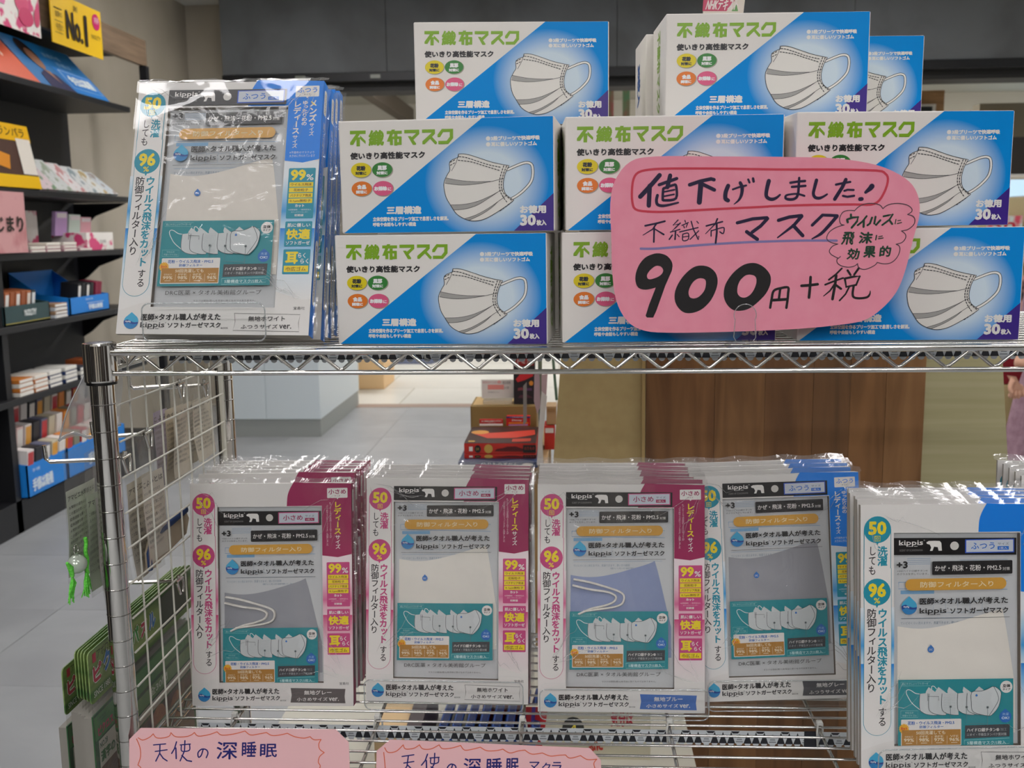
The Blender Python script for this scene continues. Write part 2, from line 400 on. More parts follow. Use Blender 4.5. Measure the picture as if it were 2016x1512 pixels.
# ---- book-shaped pack with a cloth mask in its window --------------------
KW, KH, KT = .178, .243, .0145
KQ = [(1057.6, 950.8), (1386.9, 955.6), (1386.0, 1406.0), (1062.3, 1402.2)]
KMAP = quadmap(KQ, KW, KH)
FA, FB, FC, FD = (1050, 940, 6.3), (1220, 940, 6.3), (1050, 1170, 6.3), (1220, 1170, 6.3)
def kz(y): return KMAP(np.array([[1200., y]]))[0][1]
def kx(x, y=1200.): return KMAP(np.array([[float(x), y]]))[0][0]
THEME = {
    'pink': dict(main='cd4a84', dark='a01656', soft='f3d3dd', ribbon='e0789f', sky=('pink_sky', [(0, 'f4e4e8'), (.12, 'efc9d5'), (.28, 'dd6f9b'), (.34, 'ecb6c8'), (.42, 'f2d5de'), (.421, 'd4497f'), (.56, 'e9a6bd'), (.72, 'f3dde3'), (1, 'eee9e6')])),
    'blue': dict(main='1795ad', dark='0084ee', soft='d9e9f3', ribbon='4f9bd8', sky=('blue_sky', [(0, 'e8eff4'), (.12, 'b5d9ef'), (.28, '3f9fe0'), (.34, '9dcdec'), (.42, 'd8eaf5'), (.421, '1088e0'), (.56, '8cc4ea'), (.72, 'dcebf5'), (1, 'efedea')])),
}
def kippis(P, x0, y0, x1, y1, m, l=1):
    """slab-serif wordmark"""
    P.text('kippis', x0, y0, x1, y1, m, l, .018)
    w = (x1-x0); h = y1-y0; t = h*.07; base = y0+h*.76
    for a in (.01, .26, .41, .65, .83): 
        P.rect(x0+w*(a-.015), base-t, x0+w*(a+.12), base, m, l) if a in (.01, .26, .83) else P.rect(x0+w*(a-.02), y1-t, x0+w*(a+.12), y1, m, l)
def drop(P, cx, cy, r, tip, l=1, txt='Hyd[Ag⁺]TiO₂', plain=None):
    a = R(38); pts = [(cx, tip)]+[(cx+r*math.cos(t), cy+r*math.sin(t)) for t in np.linspace(-a, math.pi+a, 26)]
    if plain: P.poly(pts, plain, l); return
    P.poly(pts, ink('3fb0dc'), l)
    w = [(cx-r*.97, cy-r*.1), (cx-r*.5, cy-r*.28), (cx, cy-r*.05), (cx+r*.5, cy+r*.12), (cx+r*.98, cy+r*.05)]
    low = [(cx+r*math.cos(t), cy+r*math.sin(t)) for t in np.linspace(.05, math.pi+.1, 18)]
    P.poly([tuple(p) for p in smooth_path(w, 3)]+low, ink('17479c'), l+1)
    w2 = [(cx-r*.93, cy+r*.35), (cx-r*.4, cy+r*.15), (cx+r*.2, cy+r*.35), (cx+r*.93, cy+r*.3)]
    P.poly([tuple(p) for p in smooth_path(w2, 3)]+[(cx+r*math.cos(t), cy+r*math.sin(t)) for t in np.linspace(.35, math.pi-.35, 14)], ink('2a86c8'), l+2)
    P.text('HydAg', cx-r*.75, cy-r*.14, cx-r*.02, cy+r*.16, ink('eef4fa'), l+3, .03)
SHARED = {}
def mask_cloth(name, col, root, shift, loops=True):
    """sewn cloth mask seen from the side, gently padded"""
    m = noise_mat('cloth_'+name, col, tuple(min(1, x*1.012) for x in [int(col[i:i+2], 16)/255 for i in (0, 2, 4)]), 38, .9, bump=.16, spec=.1, detail=2)
    up_ = 0 if loops else 17; PX = 1290 if loops else 1301
    top = np.array(smooth_path([(1125, 1135-up_), (1150, 1139-up_), (1178, 1139-up_), (1212, 1133-up_), (1248, 1123-up_), (1275, 1115-up_), (PX, 1108.5-up_)], 4)); nx = 28; ny = 22
    b = MB(); V = []
    left = 1124.5; rnd = random.Random(5)
    for j in range(ny):
        t = j/(ny-1)
        for i in range(nx):
            s_ = i/(nx-1)
            xr = PX+((1322-PX)*min(1, t*1.9)**.7)
            x = left+(xr-left)*s_
            yt = np.interp(x, top[:, 0], top[:, 1]) if x < PX else 1108.5-up_+(x-PX)*2.0
            y = yt+(1300-yt)*t
            ex = min(s_, 1-s_)*2; ey = min(t*2.2, 1)
            bul = .0026*(1-(1-ex)**4)*(1-(1-ey)**4)+.0007*math.sin(s_*9+t*5)*math.sin(t*11+s_*4)*ex*ey+.0006*math.sin(23*t-12*s_)*ex*ey
            V.append((x, y, bul))
    V = np.array(V); q = KMAP(V[:, :2]); V3 = [(q[k][0], .0053-V[k][2], q[k][1]-shift) for k in range(len(V))]
    F = [(j*nx+i, (j+1)*nx+i, (j+1)*nx+i+1, j*nx+i+1) for j in range(ny-1) for i in range(nx-1)]
    b.add(V3, F, m, True); return b.build('cloth_mask', root)
def make_book(theme, cloth, loops, out, ribbon, colour, size, key):
    T = THEME[theme]; root = empty('mask_book')
    main, dark, soft = ink(T['main']), ink(T['dark']), ink(T['soft']); wh = ink('efece8'); yl = ink('f6dd2a'); bk = ink('2a2628'); gold = ink('dfa742', .25)
    page = mat('book_white', 'ebe8e4', .38); spine = ink(T['dark']); pg = mat('board_edge', 'b9b2a6', .8)
    wx0, wx1, wz0, wz1 = kx(1115.6), kx(1326.5), kz(1357.5), kz(1000.5)
    c = MB(); D = .0058
    # cover board with a window: four bars and a back
    for x0, x1, z0, z1 in ((0, wx0, 0, KH), (wx1, KW-.0002, 0, KH), (wx0, wx1, 0, wz0), (wx0, wx1, wz1, KH)):
        c.add([(x0, 0, z0), (x1, 0, z0), (x1, 0, z1), (x0, 0, z1)], [(0, 1, 2, 3)], page)
    TL = .0045; w4 = [(wx0, wz0), (wx1, wz0), (wx1, wz1), (wx0, wz1)]
    brown = mat('board_core', '7a6f63', .8)
    c.add([(x, 0, z) for x, z in w4]+[(x, D, z) for x, z in w4], [(i, i+4, (i+1) % 4+4, (i+1) % 4) for i in range(4)], brown)
    c.add([(0, 0, 0), (0, TL, 0), (0, TL, KH), (0, 0, KH)], [(0, 1, 2, 3)], pg)
    c.add([(0, 0, 0), (KW, 0, 0), (KW, KT, 0), (0, TL, 0)], [(0, 1, 2, 3)], pg)
    c.add([(0, 0, KH), (KW, 0, KH), (KW, KT, KH), (0, TL, KH)], [(0, 1, 2, 3)], page)
    c.add([(0, TL, 0), (KW, KT, 0), (KW, KT, KH), (0, TL, KH)], [(3, 2, 1, 0)], page)
    c.add([(KW, 0, 0), (KW, KT, 0), (KW, KT, KH), (KW, 0, KH)], [(0, 1, 2, 3)], spine)
    c.build('cover', root)
    bs = Print(KMAP, base=-.0056); ghost = ink('9fb3c8'); gb = ink('6b9cc8'); paper = mat('back_sheet', 'd0d3d5', .7)
    bs.poly([(1114, 999), (1328, 999), (1328, 1359), (1114, 1359)], paper, 0)
    bs.fr(*FA); sy = 0 if out else 38*6.3
    for yy in (420, 440, 460, 480): bs.rect(570, yy+sy, 820, yy+7+sy, ghost, 1)
    bs.rect(1130, 445+sy, 1640, 452+sy, ghost, 1)
    bs.stroke([(482, 675+sy), (1635, 680+sy), (1635, 770+sy), (482, 745+sy)], 5, gb, 1, False, closed=True)
    bs.rect(503, 762+sy, 860, 803+sy, ink('7fb0d6'), 1)
    for q in range(5):
        bs.stroke([(720+q*130, 900+sy), (850+q*130, 880+sy), (850+q*130, 1000+sy), (720+q*130, 1010+sy)], 4, ghost, 1, False)
    bs.text('ていどのくらい洗えますか。洗濯できます。使い方の説明', 505, 1098+sy, 1200, 1128+sy, ink('7f93a6'), 1); bs.text('使い方の説明とお手入れ', 960, 1140+sy, 1500, 1162+sy, ink('7f93a6'), 1)
    bs.rect(505, 1060+sy, 1600, 1066+sy, ghost, 1)
    bs.build('back_sheet', root)
    # ---- front print
    P = Print(KMAP); blk0 = ink('121012', .3)
    sky = grad_z_mat(T['sky'][0], [(1-p, cc) for p, cc in T['sky'][1][::-1]], kz(1345), kz(1130))
    P.fr(0, 0, 1)
    P.poly([(1058.8, 1125), (1115.4, 1125), (1115.5, 1348), (1100, 1350), (1085, 1355), (1062.3, 1363)], sky, 0)
    P.poly([(1327, 1103), (1385.6, 1103), (1385.4, 1345), (1372, 1346), (1350, 1340), (1327, 1332)], sky, 0)
    P.poly([tuple(p) for p in smooth_path([(1270, 951.5), (1262, 966), (1257.5, 980), (1256, 1000)], 4)]+[(1327, 1000.5), (1327, 1102), (1358, 1106), (1386.2, 1100), (1386.8, 956)], dark, 1)
    P.fr(*FC); P.poly(circ(239, 917, 146, n=24, a0=0, a1=180)+[(93, -60), (85, -700), (380, -700), (385, 0)], main, 1)
    P.poly(circ(239, 917, 141, n=24, a0=0, a1=180)+[(98, -60), (90, -700), (374, -700), (380, 0)], wh, 2)
    P.fr(*FA); P.rect(84, 340, 91, 760, main, 1); P.rect(366, 340, 373, 760, main, 1); P.rect(91, 340, 366, 900, wh, 2)
    P.poly(circ(227, 335, 144), main, 3); P.poly([(212, 470), (243, 470), (227, 503)], main, 3)
    P.text('50', 130, 245, 322, 392, yl, 4, .055); P.stroke([(200, 405), (254, 405), (254, 455), (200, 455)], 8, yl, 4, False, closed=True); P.stroke([(217, 421), (238, 421), (238, 439), (217, 439)], 7, yl, 4, False, closed=True)
    P.vtext('洗濯', 230, 515, 333, 725, main, 3, .035); P.vtext('しても', 135, 512, 215, 822, bk, 3, .012)
    P.poly(circ(227, 1000, 143), main, 3); P.poly([(212, 1138), (243, 1138), (227, 1170)], main, 3)
    P.text('96', 133, 905, 322, 1056, yl, 4, .055); P.text('%', 193, 1060, 260, 1120, yl, 4, .03)
    P.fr(0, 0, 1); P.vtext('ウイルス飛沫をカット', 1087.6, 1127, 1103.6, 1287.5, main, 3, .04); P.vtext('防御フィルター入り', 1069.6, 1127, 1085.2, 1267.5, bk, 3, .015)
    P.fr(*FC); P.vtext('する', 248, 770, 335, 966, bk, 3, .015)
    P.fr(*FB); P.poly(rr(744, 156, 1004, 284, 10), wh, 2); P.poly([(860, 283), (890, 283), (876, 301)], wh, 2)
    if theme == 'pink':
        P.text('小さめ', 760, 172, 985, 236, dark, 3, .03); P.text('サイズ', 836, 246, 910, 267, dark, 3)
        P.vtext('レディース', 828, 330, 920, 755, yl, 2, .03); P.vtext('サイズ', 842, 762, 905, 942, wh, 2, .02)
        P.vtext('※アンケートでは女性約１００人中７０人が', 770, 335, 798, 800, soft, 2); P.vtext('「小さめサイズがフィットする」と回答しました', 728, 360, 755, 900, soft, 2)
    else:
        P.text('ふつう', 765, 175, 982, 236, dark, 3, .02); P.text('サイズ', 836, 246, 910, 267, bk, 3)
        P.vtext('メンズ', 905, 322, 990, 580, wh, 2, .045); P.vtext('サイズ', 918, 592, 972, 742, wh, 2, .02)
        P.vtext('ゆったりめの', 828, 330, 890, 622, wh, 2, .03)
        P.vtext('レディース', 730, 330, 815, 720, wh, 2, .035); P.vtext('サイズ', 742, 730, 800, 880, wh, 2, .02)
        P.stroke([(925, 345), (960, 385)], 9, yl, 3, False)
        P.text('※不織布のマスクより', 720, 915, 990, 945, soft, 2); P.text('大きめに作られています', 720, 953, 1000, 985, soft, 2)
    tag_c = main; P.fr(0, 0, 1)
    P.poly(rr(1335.4, 1116, 1381.6, 1205.8, 2), tag_c, 2); P.fr(*FB)
    P.text('99', 750, 1125, 915, 1250, yl, 3, .06); P.text('%', 920, 1180, 1000, 1250, wh, 3, .03)
    br = ink('8a5a1e')
    for i, (y, t) in enumerate(((1270, 'ウイルス飛沫'), (1331, '花粉粒子'), (1392, 'バクテリア飛沫'), (1453, '0.1μm微粒子'))):
        P.rect(743, y, 1000, y+52, yl, 3); w = 16 if i != 1 else 50
        P.text(t, 743+w, y+11, 1000-w, y+43, br, 4, .02)
    P.fr(*FD); P.text('カット', 818, 68, 918, 102, wh, 3, .05); P.text('※試験機関：一般財団法人', 748, 120, 995, 138, soft, 3); P.text('カケンテストセンター', 780, 148, 965, 164, soft, 3); P.text('初期値', 818, 177, 915, 204, wh, 3, .03)
    P.poly(rr(727, 258, 1015, 535, 12), tag_c, 2); P.text('肌に優しい', 750, 279, 995, 321, wh, 3, .03); P.text('快適', 742, 340, 1000, 460, yl, 3, .045); P.text('ソフトガーゼ', 745, 474, 1000, 516, wh, 3, .03)
    P.poly(rr(727, 565, 1012, 836, 12), tag_c, 2); P.text('耳', 750, 592, 888, 726, yl, 3, .05); P.text('らく', 885, 605, 965, 661, wh, 3, .03); P.text('らく', 912, 667, 1000, 723, wh, 3, .03)
    P.rect(742, 744, 1000, 812, yl, 3); P.text('巾広ゴム', 765, 757, 975, 802, br, 4, .02)
    P.text('宝島社', 870, 1183, 990, 1216, bk, 2)
    P.fr(*FC); drop(P, 230, 1333, 78, 1232, 2); kippis(P, 332, 1340, 592, 1413, bk, 2); P.text('®', 596, 1340, 610, 1354, bk, 2); P.text('キッピス', 420, 1326, 505, 1338, bk, 2)
    P.fr(0, 0, 1); P.text('医師×タオル職人が考えた', 1102.8, 1368.3, 1237.6, 1380.2, blk0, 2, .035); P.text('ソフトガーゼマスク', 1149.2, 1383.4, 1238.8, 1392.6, blk0, 2, .035)
    P.fr(*FD); P.text('BOOK', 125, 1398, 200, 1415, bk, 2)
    rp = [(255, 1250), (945, 1268), (933, 1360), (943, 1448), (252, 1432), (268, 1340)]
    if ribbon: P.poly(rp, ink(ribbon), 2)
    else: P.stroke(rp, 4, ink('55504e'), 2, False, closed=True)
    rc = wh if ribbon else bk
    w = {'ブルー': 0, 'グレー': 0, 'ホワイト': 20}[colour]
    P.text('無地'+colour, 425-w, 1282, 770+w, 1338, rc, 3, .02); P.text(size+'サイズ', 332, 1370, 720, 1416, rc, 3, .02); P.text('ver.', 735, 1374, 862, 1418, rc, 3, .03)
    P.build('front_print', root)
    # ---- spine print (faces +X)
    S = Print(lambda p: np.asarray(p, float)*[1, -1]); th = KT
    S.vtext('医師×タオル職人が考えたkippisソフトガーゼマスクBOOK', .0045, -KH*.84, .0105, -KH*.40, wh, 0)
    S.poly(rr(.003, -KH*.37, .0115, -KH*.12, .004), ink(ribbon) if ribbon else wh, 0); S.vtext('無地'+colour+size+'サイズver.', .005, -KH*.35, .0098, -KH*.14, bk, 1)
    S.poly(rr(.003, -KH*.97, .0115, -KH*.87, .003), wh, 0); S.vtext(size+'サイズ', .005, -KH*.96, .0098, -KH*.88, bk, 1)
    o = S.build('spine_print', root); o.rotation_euler = (0, 0, R(90)); o.location = (KW+.0001, 0, 0)
    # ---- pouch: header card, window print, teal card, cloth mask, clear film
    shift = 0 if out else (kz(967)-kz(1009))
    def PP(base): return Print(lambda p: KMAP(p)-[0, shift], base=base)
    H = PP(.0012 if out else -.0035)
    blk = ink('121012', .3)
    H.poly([(1114, 967), (1323.4, 970), (1323.2, 999), (1114, 996)], blk, 0); H.fr(*FA)
    kippis(H, 472, 195, 727, 266, wh, 1); H.text('®', 733, 193, 748, 207, wh, 1); H.text('SCENT OF SCANDINAVIA', 478, 294, 725, 316, ink('8d8a88'), 1)
    H.poly([(763, 222), (790, 208), (850, 207), (905, 210), (922, 232), (928, 315), (893, 315), (884, 276), (845, 270), (828, 315), (800, 315), (814, 280), (800, 248), (768, 238)], wh, 1)
    H.poly(circ(1062, 265, 46), ink('d9d6d0'), 1); H.fr(*FB)
    H.rect(104, 198, 626, 346, main if theme == 'pink' else ink('2b59c4'), 1); H.rect(116, 208, 615, 335, ink('ccd3de'), 2)
    sc_ = dark if theme == 'pink' else ink('1f6fd0')
    H.text(size, 165, 234, 418, 306, sc_, 3, .02); H.text('サイズ', 450, 237, 568, 263, ink('55606c'), 3); H.rect(448, 277, 568, 316, sc_, 3); H.text('1枚入', 466, 284, 550, 309, wh, 4)
    H.build('header_card', root)
    B = PP(-.0028); B.fr(*FA)
    B.text('+3', 443, 420, 563, 498, blk, 1, .06); B.text('+3はハイドロ銀チタン®', 450, 515, 775, 535, bk, 1); B.text('のクラスを示しています。', 450, 548, 782, 569, bk, 1)
    B.fr(0, 0, 1); B.poly(rr(1180.5, 1007.8, 1315.8, 1030.8, 2), blk, 1); B.text('かぜ・飛沫・花粉・PM2.5', 1184.8, 1014.6, 1297, 1024.8, wh, 2, .015); B.text('対策', 1299, 1019.3, 1311.4, 1025, wh, 2)
    B.poly(rr(1135.5, 1037, 1305.5, 1056.8, 9.8, 8), gold, 1); B.text('防御フィルター入り', 1160.5, 1042.2, 1283.5, 1052, ink('f3e3b8'), 2, .02)
    B.fr(*FA); drop(B, 580, 908, 82, 795, 1); kippis(B, 690, 924, 975, 998, blk, 1); B.text('®', 980, 924, 996, 940, bk, 1)
    B.fr(0, 0, 1); B.text('医師×タオル職人が考えた', 1159.5, 1069.6, 1308.2, 1081.2, blk, 1, .035); B.text('ソフトガーゼマスク', 1211, 1087.1, 1308.6, 1097.2, blk, 1, .035)
    B.rect(1129, 1104, 1311, 1104.6, bk, 1)
    B.text('DRC医薬 × タオル美術館グループ', 1137.8, 1327, 1301, 1335.4, bk, 1); B.text('マスクは感染(侵入)を完全に防ぐものではありません。', 1186.5, 1343.6, 1292, 1347.4, bk, 1)
    B.build('pouch_print', root)
    mask_cloth(key, cloth, root, shift, loops)
    if not loops:
        q = PP(-.0019); q.fr(0, 0, 1); drop(q, 1178, 1156.5, 5.4, 1148.5, 1, plain=ink('2f78c8')); q.text('DRC', 1174.8, 1155, 1181.2, 1158.4, wh, 2); q.build('woven_tag', root)
    else:
        L = MB(); lm = noise_mat('elastic_white', 'f2efe9', 'e6e2da', 300, .85, bump=.02)
        for pa in ([(1130, 1142), (1161, 1148), (1193, 1157.5), (1219, 1167), (1229, 1176), (1226, 1190), (1212, 1197), (1190, 1201), (1150, 1206)],
                   [(1128, 1154), (1161, 1162), (1193, 1167), (1208, 1172.5), (1213.5, 1179), (1208, 1188), (1190, 1195), (1165, 1201), (1140, 1212)]):
            q = KMAP(np.array(smooth_path(pa, 5))); L.tube([(a, .0005-.0006*math.sin(i*.3), b-shift) for i, (a, b) in enumerate(q)], .0024, lm, 8, flat=.5)
        L.build('ear_loop', root)
    C = PP(-.0010); teal = ink('14919b'); cm = ink('d4dadb'); ed = ink('39474c')
    C.poly([(1123.3, 1206.2), (1315.3, 1207), (1315, 1320.2), (1123.3, 1321)], teal, 0); C.fr(*FC)
    C.stroke([(487, 249), (800, 251), (798, 294), (487, 290)], 3, ink('8fd0d2'), 1, False, closed=True); C.text('肌にやさしいソフトガーゼ', 500, 259, 776, 283, ink('bfe6e6'), 1)
    C.stroke([(488, 553), (668, 555), (668, 625), (488, 622)], 3, ink('8fd0d2'), 1, False, closed=True); C.text('やわらか', 535, 566, 622, 586, ink('bfe6e6'), 1); C.text('平型ソフトゴム', 505, 594, 655, 614, ink('bfe6e6'), 1)
    C.stroke([(690, 380), (640, 370), (590, 338), (555, 335), (545, 362), (565, 410), (610, 478), (690, 545)], 7, ink('eef2f2'), 1); C.stroke([(862, 328), (835, 300), (812, 304), (815, 352)], 7, ink('eef2f2'), 1)
    def mk(L_, Pk, l):
        a = [(L_, 378), (L_+60, 372), ((L_+Pk)/2+20, 350), (Pk, 308), (Pk+55, 350), (Pk+120, 400), (Pk+100, 560), (L_+175, 606), (L_+120, 604), (L_+55, 588), (L_+4, 552), (L_-5, 470)]
        C.poly(a, cm, l); C.stroke([(L_+175, 606), (L_+120, 604), (L_+55, 588), (L_+4, 552), (L_-5, 470), (L_, 378)], 5, ed, l+1, True, k=3)
    mk(688, 780, 1); mk(783, 882, 3); mk(918, 990, 5); mk(1083, 1143, 7); mk(1180, 1305, 9)
    m5 = [(1227, 365), (1330, 355), (1400, 332), (1456, 308), (1515, 345), (1535, 392), (1508, 520), (1440, 605), (1395, 616), (1300, 596), (1234, 562), (1222, 480)]
    C.poly([tuple(p) for p in smooth_path(m5, 3, True)], cm, 11); C.stroke(m5, 5, ed, 12, True, closed=True, k=3); C.stroke([(1456, 308), (1500, 400), (1500, 470), (1410, 612)], 5, ed, 12)
    for y in range(385, 590, 17): C.dash([(935, y), (1000, y), (1070, y)], 2.5, 9, 7, ink('9aa6a8'), 7)
    drop(C, 1276, 400, 12, 384, 13, plain=ink('2f78c8'))
    for x, y, p in ((1003, 513, [(1003, 640)]), (1171, 520, [(1171, 690), (1391, 700)]), (1391, 527, [(1391, 715)])):
        C.stroke([(x, y)]+p, 4, ink('5e7f84'), 14, False); C.poly(circ(x, y, 15, n=12), ink('8b9698'), 14); C.poly(circ(x, y, 7, n=8), ink('22282a'), 15)
    C.stroke([(765, 370), (765, 445)], 4, ed, 13, False); C.stroke([(765, 400), (880, 405), (880, 445)], 4, ed, 13, False)
    C.poly(circ(1597, 320, 64), wh, 1); C.text('立体', 1556, 290, 1640, 326, blk, 2, .05); C.text('タイプ', 1558, 333, 1638, 357, blk, 2, .03)
    drop(C, 1586, 632, 64, 550, 1, plain=ink('1c6fc4')); C.text('洗濯', 1552, 592, 1620, 620, ink('a9cdf0'), 2); C.text('OK!', 1545, 632, 1626, 660, ink('d9e9f7'), 2, .04)
    C.poly(rr(492, 645, 1123, 925, 10), wh, 2); C.rect(499, 755, 1116, 916, ink('b98331'), 3)
    C.text('花粉・ウイルス飛沫・PM2.5', 560, 664, 1050, 703, ink('2566b8'), 3, .03); C.text('防御フィルター', 685, 710, 935, 740, ink('2566b8'), 3, .03)
    cr = ink('f0e2c4'); C.text('50回洗濯しても', 650, 765, 955, 805, cr, 4, .02)
    for i, (a, n_) in enumerate((('花粉粒子', '99%'), ('PFE', '98%'), ('BFE', '97%'), ('VFE', '96%'))):
        x = 522+i*158; C.text(a, x+8, 815, x+95, 836, cr, 4); C.text(n_, x, 842, x+105, 878, cr, 4, .04); C.rect(x+20, 890, x+85, 896, cr, 4)
        if i: C.rect(x-25, 820, x-22, 905, cr, 4)
    C.poly([(522+(58 if k % 2 else 44)*math.cos(k*math.pi/16), 740+(58 if k % 2 else 44)*math.sin(k*math.pi/16)) for k in range(32)], ink('f3b61f'), 3); C.text('カット', 488, 722, 556, 756, ink('d8351f'), 4, .05)
    C.fr(*FD); C.poly([(92, 718), (562, 712), (558, 840), (90, 856)], ink('3c4146'), 2); C.text('ハイドロ銀チタン®', 110, 746, 450, 786, wh, 3, .02); C.text('加工', 462, 750, 530, 780, ink('9aa0a4'), 3); C.text('ニオイ・不衛生タンパク質対策', 110, 800, 526, 830, ink('c9cccd'), 3)
    C.stroke([(85, 872), (557, 858), (555, 915), (85, 936)], 4, ink('9ad6d8'), 1, False, closed=True); C.text('5層構造マスク/1枚入', 115, 883, 522, 922, ink('cfeeee'), 1, .02)
    C.build('inner_card', root)
    # clear pouch
    pf = MB(); fm = film_mat('pouch_film', gloss=.1, rough=.1, bump=.5, scale=26, haze=.015)
    x0, x1 = kx(1114), kx(1323.5); z0, z1 = kz(1352)-shift, kz(997)-shift
    nx, nz = 12, 20; V = [(x0+(x1-x0)*i/(nx-1), -.0001-.0009*math.sin(math.pi*i/(nx-1))*math.sin(math.pi*j/(nz-1)) - .0004*math.sin(i*1.3+j*.9), z0+(z1-z0)*j/(nz-1)) for j in range(nz) for i in range(nx)]
    pf.add(V, [(j*nx+i, j*nx+i+1, (j+1)*nx+i+1, (j+1)*nx+i) for j in range(nz-1) for i in range(nx-1)], fm, True)
    pf.build('clear_pouch', root)
    # shrink wrap round the whole pack, with a loose lip at the top and at the right
    wf = MB(); wm = film_mat('wrap_film', gloss=.12, rough=.03, bump=.28, scale=11, haze=.004); sm_ = film_mat('wrap_seam', gloss=.5, rough=.12, bump=.6, scale=40, haze=.10)
    nx, nz = 16, 20; rd = random.Random(3); e = .0035
    V = []
    for j in range(nz):
        for i in range(nx):
            u, v = i/(nx-1), j/(nz-1)
            V.append((-e*.3+(KW+e*.6)*u, -.0030-.0012*math.sin(u*3.1+v*2)*math.sin(v*5)-.0006*math.sin(u*17+v*9)-.0012*(1-abs(2*u-1)**6)*.5, -.0005+(KH+.001)*v))
    F = [(j*nx+i, j*nx+i+1, (j+1)*nx+i+1, (j+1)*nx+i) for j in range(nz-1) for i in range(nx-1)]
    wf.add(V, F, wm, True); wf.build('shrink_wrap', root)
    sf = MB()
    top = []; n = 26
    for i in range(n):
        u = i/(n-1); w_ = .0007*math.sin(i*1.7)+.0005*math.sin(i*3.1)
        top.append(((-e)+(KW+2*e)*u, w_, KH+.0006)); top.append(((-e)+(KW+2*e)*u, KT*.4+w_*2, KH+.0058+.0012*math.sin(i*.9)))
    sf.add(top, [(2*i, 2*i+2, 2*i+3, 2*i+1) for i in range(n-1)], sm_, True)
    side = []
    for i in range(n):
        v = i/(n-1); w_ = .0008*math.sin(i*1.3)
        side.append((KW+.0006, KT*.5+w_, KH*v)); side.append((KW+.0042+.001*math.sin(i*2.1), KT*.55+w_*2, KH*v+.001))
    sf.add(side, [(2*i, 2*i+2, 2*i+3, 2*i+1) for i in range(n-1)], sm_, True)
    sf.build('wrap_seam', root); sf = MB(); smc = film_mat('film_crease', gloss=.9, rough=.12, bump=0, haze=.3); rq = random.Random(len(key)+ord(key[-1]))
    for cx, cz, a0, a1 in ((.004, KH-.004, -80, -15), (KW-.004, KH-.004, 195, 260), (KW-.004, .03, 110, 170), (.01, .05, 20, 70)):   # creases running out of the corners
        for q in range(4):
            a = R(rq.uniform(a0, a1)); d0 = rq.uniform(.004, .02); L_ = rq.uniform(.02, .06)
            p = [(cx+math.cos(a)*(d0+L_*t), -.0046-.0003*math.sin(t*3), cz+math.sin(a)*(d0+L_*t)+.003*math.sin(t*2.5)*rq.choice((-1, 1))) for t in np.linspace(0, 1, 6)]
            sf.tube(p, [.00005, .00030, .00042, .00036,   .0002, .00005], smc, 6, caps=False, flat=.6)
    sf.build('film_creases', root, kind='stuff')
    return root

# ---- clear acrylic stand -------------------------------------------------
def make_stand(w, rise=.0015):
    root = empty('acrylic_stand'); am = film_mat('acrylic', 'fcfdfd', gloss=.1, rough=.03, bump=0, haze=.004); ae = mat('acrylic_edge', 'cfd6d6', .15); 
    b = MB(); b.box((0, -.002, -rise), (w, .045, 0), am); b.build('base', root)
    p = rr(0, -.030, w, 0.004, .007, 5); b = MB(); b.add([(x, -.0037, -z) for x, z in p], [tuple(range(len(p)))], am); f = b.build('front_lip', root)
    pe = [(x, -.0037, -z) for x, z in p]; e = MB(); e.tube(pe, .0007, film_mat('acrylic_rim', 'e8eeee', gloss=1.4, rough=.08, bump=0, haze=.3), 6, False, True); e.build('lip_edge', f)
    return root
# ================================================================== setting
def struct(name, mb, parent=None, **k):
    o = mb.build(name, parent, **k)
    if parent is None: o['kind'] = 'structure'
    return o
WALLC = noise_mat('wall_paint', 'aca494', 'b3ab9c', 3, .85, spec=.2)
fl = noise_mat('floor_tile', '959799', 'aaadae', 2.2, .38, (1, 1, 1), detail=8, dist=.6, lo=.3, hi=.7)
fb = MB(); fb.box((-3.0, -8.0, -.05), (5.5, 7.52, -.004), mat('floor_grout', '8d8f90', .8)); floor = struct('floor', fb)
rd = random.Random(2)
tmeshes = []
for q in range(1):
    t = MB(); t.box((0, 0, -.004), (.598, .598, 0), fl); tmeshes.append(t)
first = None
for i in range(-5, 9):
    for j in range(1, 13):
        x, y = i*.6, j*.6-.28
        if y > 6.9+.03: continue
        if first is None:
            first = tmeshes[0].build('floor_tile', floor); o = first
        else:
            o = first.copy(); link(o, floor)
        o.location = (x, y, rd.uniform(-.0003, .0003))
cream = noise_mat('mall_tile', 'd0cfc7', 'dad9d1', 1.6, .3, detail=6)
fb = MB(); fb.box((-6, 7.56, -.05), (8, 14.2, -.004), mat('mall_grout', 'a9a394', .8)); mfloor = struct('floor_mall', fb)
first = None
for i in range(-5, 7):
    for j in range(0, 8):
        if first is None:
            t = MB(); t.box((0, 0, -.004), (1.19, .79, 0), cream); first = t.build('floor_tile', mfloor); o = first
        else: o = first.copy(); link(o, mfloor)
        o.location = (i*1.2-.25*(j % 2)-.1, 7.57+j*.8, 0)
b = MB(); b.box((-2.45, 7.42, -.004), (5.5, 7.56, .003), mat('threshold', '9a8577', .5)); struct('trim_1', b)
